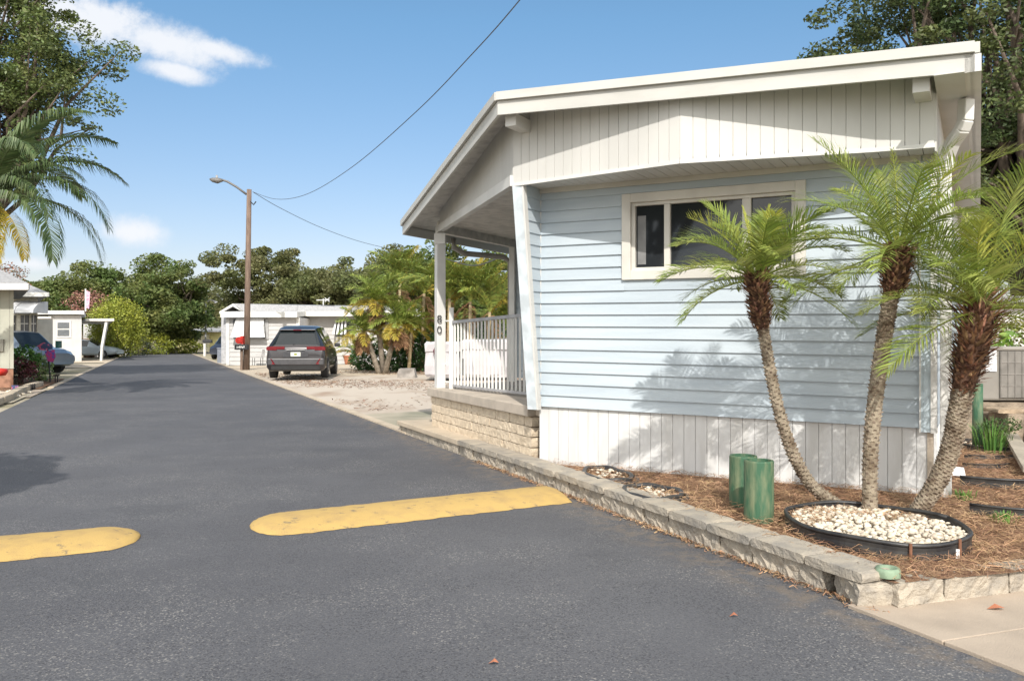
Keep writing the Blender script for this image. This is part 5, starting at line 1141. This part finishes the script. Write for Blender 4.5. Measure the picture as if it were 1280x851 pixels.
# ------------------------------------------------------------------ left garden
edge = [G(-12, 509), G(10, 500), G(22, 493), G(36, 486.5), G(50, 482.5)]
kb = empty('garden_kerb', edge[0], 'curved pale concrete kerb around the left garden bed', 'kerb', world=True)
for p_, q_ in zip(edge[:-1], edge[1:]):
    d = (q_ - p_); 
    for k in range(2):
        a0, a1 = p_.lerp(q_, k / 2 + .01), p_.lerp(q_, k / 2 + .49); MB().beam((a0.x, a0.y, .07), (a1.x, a1.y, .07), .20, .16).build('kerb_stone', conc, kb, bevel=.03)
sheet('garden_bed', [G(-60, 512), G(8, 501), G(20, 494), G(38, 486), G(46, 484), G(20, 486.5), G(-60, 489)], .02, mulch)
sheet('garden_bed_far', [RD(-2.95, 26.2), RD(-9, 26.2), RD(-9, 33), RD(-2.95, 33)], .012, mulch)
sheet('side_walkway', [RD(-2.86, 20.6), RD(-9, 20.6), RD(-9, 24), RD(-2.86, 24)], .010, drivem)
leafball('green_shrub', 'bright green shrub in front of the pale blue suv', (AT(27, 446, 26).x, 26, .72), (.62, .5, .46), 1500, .12, shr, 81, 'shrub')
leafball('green_shrub', 'variegated green shrub beside the garden flag', (AT(50, 466, 27).x, 27, .42), (.42, .4, .5), 1100, .10, mat('varieg', (.16, .26, .07), .5, c2=(.35, .40, .2), scale=12, island=.4, trans=.2), 82, 'shrub')
leafball('maroon_shrub', 'dark maroon leafed shrub under the bright green shrub', (AT(24, 464, 25.5).x, 25.5, .45), (.55, .4, .35), 1100, .09, maroon, 83, 'shrub')
leafball('dark_shrub', 'near black grass like plant beside the beige house', (AT(7, 472, 24.3).x, 24.3, .35), (.35, .3, .38), 700, .12, mat('dark_leaf', (.02, .03, .015)), 84, 'shrub', .2)
q = AT(1, 465, 22.5); b = MB(); b.lathe([(.01, 0), (.16, .02), (.22, .12), (.2, .2), (.01, .22)], (q.x - .05, 22.5, .38), 14); tag(b.build('red_ornament', red, smooth=True), 'red garden ornament at the left picture edge', 'ornament')
# garden flag with flowers
q = G(63, 478); gf = empty('garden_flag', (q.x, q.y, 0), 'black stand with two flower printed garden banners', 'garden flag', world=True); Yg = q.y
MB().tube([(q.x, Yg, 0), (XP(60, Yg), Yg, ZP(440, Yg)), (XP(58, Yg), Yg, ZP(430, Yg))], .025, 8).build('stand', dark, gf)
flm = mat('flower_print', (.05, .07, .16), .7, scale=9, c2=(.55, .12, .22), f2=(.50, .56), detail=1); flm2 = mat('flower_print_pink', (.45, .05, .20), .7, scale=12, c2=(.12, .08, .35), f2=(.48, .55), detail=1)
b = MB(); b.add([(XP(48, Yg), Yg - .04, ZP(432, Yg)), (XP(56, Yg), Yg - .06, ZP(428, Yg)), (XP(66, Yg), Yg - .04, ZP(430, Yg)), (XP(67, Yg), Yg - .04, ZP(436, Yg)), (XP(58, Yg), Yg - .06, ZP(438, Yg)), (XP(50, Yg), Yg - .04, ZP(437, Yg))], [tuple(range(6))]); f_ = b.build('banner', flm, gf); f_.modifiers.new('s', 'SOLIDIFY').thickness = .02
b = MB(); b.add([(XP(57, Yg), Yg - .04, ZP(439, Yg)), (XP(69, Yg), Yg - .04, ZP(437, Yg)), (XP(71, Yg), Yg - .06, ZP(446, Yg)), (XP(67, Yg), Yg - .05, ZP(453, Yg)), (XP(61, Yg), Yg - .05, ZP(451, Yg))], [tuple(range(5))]); f_ = b.build('banner', flm2, gf); f_.modifiers.new('s', 'SOLIDIFY').thickness = .02
MB().box(XP(67, Yg), XP(71, Yg), Yg + .1, Yg + .3, ZP(435, Yg), ZP(426, Yg)).build('green_box', mat('teal', (.04, .12, .10), .5), gf)
for k in range(2):
    q = G(69 + k * 3, 478); tag(MB().tube([(q.x, q.y, 0), (q.x, q.y, .22)], .02, 6).tube([(q.x - .06, q.y, .22), (q.x + .06, q.y, .24)], .025, 6).build('path_light', dark), ['small dark path light right beside the garden flag', 'small dark path light second from the garden flag'][k], 'path light', 'path lights by the garden flag')
# tiny picket fence with flags
q = G(20, 489); pf = empty('picket_fence', (q.x, q.y, 0), 'tiny dark picket fence around the left garden bed', 'fence', world=True)
for k in range(9):
    q = G(24 + k * 2.4, 490.5 - k * .45); MB().box(q.x - .015, q.x + .015, q.y - .01, q.y + .01, 0, .17).build('picket', dark, pf)
a0, a1 = G(23, 490.5), G(44.5, 486.5); b = MB(); b.beam((a0.x, a0.y, .05), (a1.x, a1.y, .05), .015, .015); b.beam((a0.x, a0.y, .12), (a1.x, a1.y, .12), .015, .015); b.build('rail', dark, pf)
q = G(19, 490); b = MB(); b.box(q.x - .09, q.x + .09, q.y - .01, q.y, .02, .18); tag(b.build('small_flag', flm), 'small colourful flag standing at the end of the picket fence', 'flag')
for k in range(3): 
    q = G(3 + k * 4, 497 - k * 2.4); pebbles('garden_rocks', lambda r_: (q.x + r_.normal(0, .2), q.y + r_.normal(0, .15)), 40, .05, 90 + k, .03)
# ------------------------------------------------------------------ palm cluster mid right
cl = G(476, 467)
pg = [frond_mesh('frond', 1.25, e, d, 30, .42, .03, 100 + i, m_, lift=.5, ldroop=.5, thick=.015) for i, (e, d, m_) in enumerate([(1.2, .9, frondm), (.8, 1.2, frondm), (.4, 1.2, frondm), (0., 1.1, frondyy), (-1.0, .4, dry), (-1.35, .15, dry)])]
pg[4].transform(Matrix.Scale(.75, 4)); pg[5].transform(Matrix.Scale(.7, 4))
def clump_palm(name, label, base, top, fr_, n, sc_, seed, r0=.10, group='clustered palms beside the gravel lot', ks=None, rng=6.28, trunkm=None):
    e = empty(name, base, label, 'palm', group, world=True); rs_ = np.random.RandomState(seed); b_ = Vector(base); t_ = Vector(top)
    MB().tube([b_, b_.lerp(t_, .5) + Vector((0, 0, .08)), t_], [r0 * 1.2, r0, r0 * .9], 9).build('trunk', trunkm or mat('pale_trunk', (.34, .29, .23), .9, .2, 9, .4, 30), e, smooth=True)
    for i in range(n):
        k = ks[i % len(ks)] if ks else min(len(fr_) - 1, int(i / n * len(fr_))); az = i * 2.4 + rs_.uniform(-.3, .3)
        o = bpy.data.objects.new('frond', fr_[k]); COL.objects.link(o); o.parent = e; o.location = t_ - OFF[e]; s_ = sc_ * rs_.uniform(.85, 1.15); o.scale = (s_,) * 3; o.rotation_euler = (rs_.uniform(-.2, .2), 0, az)
    return e
Yk = cl.y
clump_palm('date_palm', 'leftmost clustered palm leaning left over the gravel', (XP(474, Yk), Yk, 0), tuple(AT(455, 414, Yk)), pg, 44, .95, 1)
clump_palm('date_palm', 'tallest clustered palm in the middle of the group', (XP(478, Yk), Yk + .2, 0), tuple(AT(470, 376, Yk + .2)), pg, 46, 1.15, 2)
clump_palm('date_palm', 'clustered palm leaning right with brown dead fronds', (XP(481, Yk), Yk, 0), tuple(AT(497, 406, Yk - .2)), pg, 44, 1.05, 3)
ar = [frond_mesh('frond', 2.2, e, d, 34, .55, .045, 120 + i, m_, lift=.35, ldroop=.6, thick=.025) for i, (e, d, m_) in enumerate([(1.4, .7, frondyy), (1.2, 1.0, mat('areca_frond', (.20, .29, .06), .5, c2=(.34, .34, .07), island=.4, trans=.25)), (1.0, 1.5, MATS['areca_frond']), (.7, 1.6, frondyy), (-.6, .8, dry)])]
for k, (x, yb, yt, Y, sc_, lb) in enumerate([(500, 470, 350, 39, .9, 'areca palm rising behind the tallest clustered palm'), (514, 475, 410, 34, .6, 'short areca palm right behind the clustered palms'), (530, 470, 362, 36, .85, 'areca palm with a pale bare trunk near the porch post'),
        (562, 470, 368, 34, .95, 'areca palm just right of the porch post'), (588, 470, 372, 34, .95, 'areca palm over the middle of the porch railing'), (612, 470, 385, 34, .95, 'areca palm near the far end of the porch railing'), (540, 470, 400, 38, 1.1, 'areca palm behind the white covered cart'), (630, 470, 410, 38, 1.0, 'farthest areca palm behind the porch downspout')]):
    clump_palm('areca_palm', lb, (XP(x - 3, Y), Y, 0), tuple(AT(x, yt + 5, Y)), ar, 22, sc_, 10 + k, .07, 'areca palms behind the porch', ks=[1, 2, 1, 0, 2, 1, 3, 2, 1, 4], trunkm=mat('areca_trunk', (.36, .28, .16), .8, .2, 10))
for k, (x, yt, Y, lb) in enumerate([(448, 446, 38, 'low young palm at the left foot of the clustered palms'), (486, 440, 38.5, 'low young palm behind the clustered palm trunks'), (506, 436, 37.5, 'low young palm to the right of the clustered palm trunks'), (524, 430, 36.5, 'low young palm beside the pale bare areca trunk')]):
    clump_palm('areca_palm', lb, (XP(x, Y), Y, 0), tuple(AT(x, yt, Y)), ar, 16, .6, 40 + k, .05, 'areca palms behind the porch', ks=[1, 0, 2, 1, 3], trunkm=MATS['areca_trunk'])
dk = mat('mid_leaf', (.05, .12, .03), .5, island=.4, trans=.2)
for k, (x, y, Y, rad, lb) in enumerate([(460, 452, 37, (.9, .6, .75), 'dark green shrub under the left clustered palm'), (502, 452, 36, (.75, .6, .7), 'dark green broadleaf shrub right of the clustered palm trunks'), (520, 445, 36, (.8, .6, .9), 'dense green shrub beside the white covered cart'), (590, 440, 36, (2.4, .8, 1.3), 'long green hedge behind the porch railing')]):
    leafball('green_shrub', lb, (XP(x, Y), Y, rad[2] * .75), rad, 1900 if rad[0] < 2 else 5000, .15, dk, 130 + k, 'shrub')
q = G(509, 472); MB_r = MB().rough(-.34, .34, -.3, .3, -.02, .34, lambda p: (q.x + p[0] * (1 - p[2] * .6), q.y + p[1], p[2]), .05, .15, rr); tag(MB_r.build('boulder', mat('pale_rock', (.34, .31, .28), .9, .2, 3)), 'pale rock beside the clustered palms', 'rock')
# white covered cart behind porch
Yv = 27.5; cvm = mat('white_cover', (.46, .44, .45), .75, .06, 1.5, .4, 4)
cv_ = empty('covered_cart', (XP(585, Yv), Yv, 0), 'long low cart under a white fabric cover behind the porch railing', 'covered cart', world=True)
def cover(x0, x1, zt2, y0, y1, z0=.12, parent=cv_):
    b = MB(); n = 10; rows_ = [(z0, .10), (z0 + .1, .03), (.5, .0), (zt2 - .35, .05), (zt2 - .33, 0), (zt2 - .08, .0), (zt2, .12)]; g = []; rd = random.Random(5)
    per = [(x0 + (x1 - x0) * i / n, y0) for i in range(n)] + [(x1, y0 + (y1 - y0) * i / 4) for i in range(4)] + [(x1 - (x1 - x0) * i / n, y1) for i in range(n)] + [(x0, y1 - (y1 - y0) * i / 4) for i in range(4)]
    cx_, cy_ = (x0 + x1) / 2, (y0 + y1) / 2
    for z, ins in rows_:
        b_ = len(b.v)
        for (x, y) in per: b.v.append((x + (cx_ - x) / (abs(cx_ - x) + .3) * ins + rd.uniform(-.025, .025), y + (cy_ - y) / (abs(cy_ - y) + .3) * ins + rd.uniform(-.03, .03), z + rd.uniform(-.015, .015)))
        g.append(b_)
    m_ = len(per)
    for i in range(len(rows_) - 1):
        for j in range(m_): b.f.append((g[i] + j, g[i] + (j + 1) % m_, g[i + 1] + (j + 1) % m_, g[i + 1] + j))
    b.f.append(tuple(g[-1] + j for j in range(m_))); return b.build('cover', cvm, parent, smooth=False)
cover(XP(531, Yv), XP(575, Yv), ZP(427, Yv), Yv, Yv + 1.5); cover(XP(577, Yv), XP(640, Yv), ZP(424, Yv), Yv + .2, Yv + 1.7)
MB().lathe([(.01, 0), (.09, .02), (.12, .15), (.05, .28), (.01, .30)], (XP(546, Yv), Yv - .12, ZP(440, Yv) - .1), 10).build('dark_handle', mat('maroon_leaf', (.12, .035, .04)), cv_)
MB().box(XP(576, Yv), XP(580, Yv), Yv - .1, Yv, .2, .75).build('strap', dark, cv_)
# dead leaves on the ground
for k, (x, y, lb) in enumerate([(1245, 766, 'brown curled leaf on the sidewalk'), (917, 771, 'small tan leaf on the asphalt near the wall'), (617, 830, 'small tan leaf on the asphalt at the bottom of the view')]):
    q = G(x, y); s_ = [.045, .022, .022][k]; z = .022 if k == 0 else .004; b = MB(); b.add([(q.x - s_, q.y, z), (q.x, q.y - s_ * .5, z + .012), (q.x + s_, q.y, z + .004), (q.x + s_ * .2, q.y + s_ * .6, z + .018)], [(0, 1, 3), (1, 2, 3)]); tag(b.build('dead_leaf', terra), lb, 'leaf')
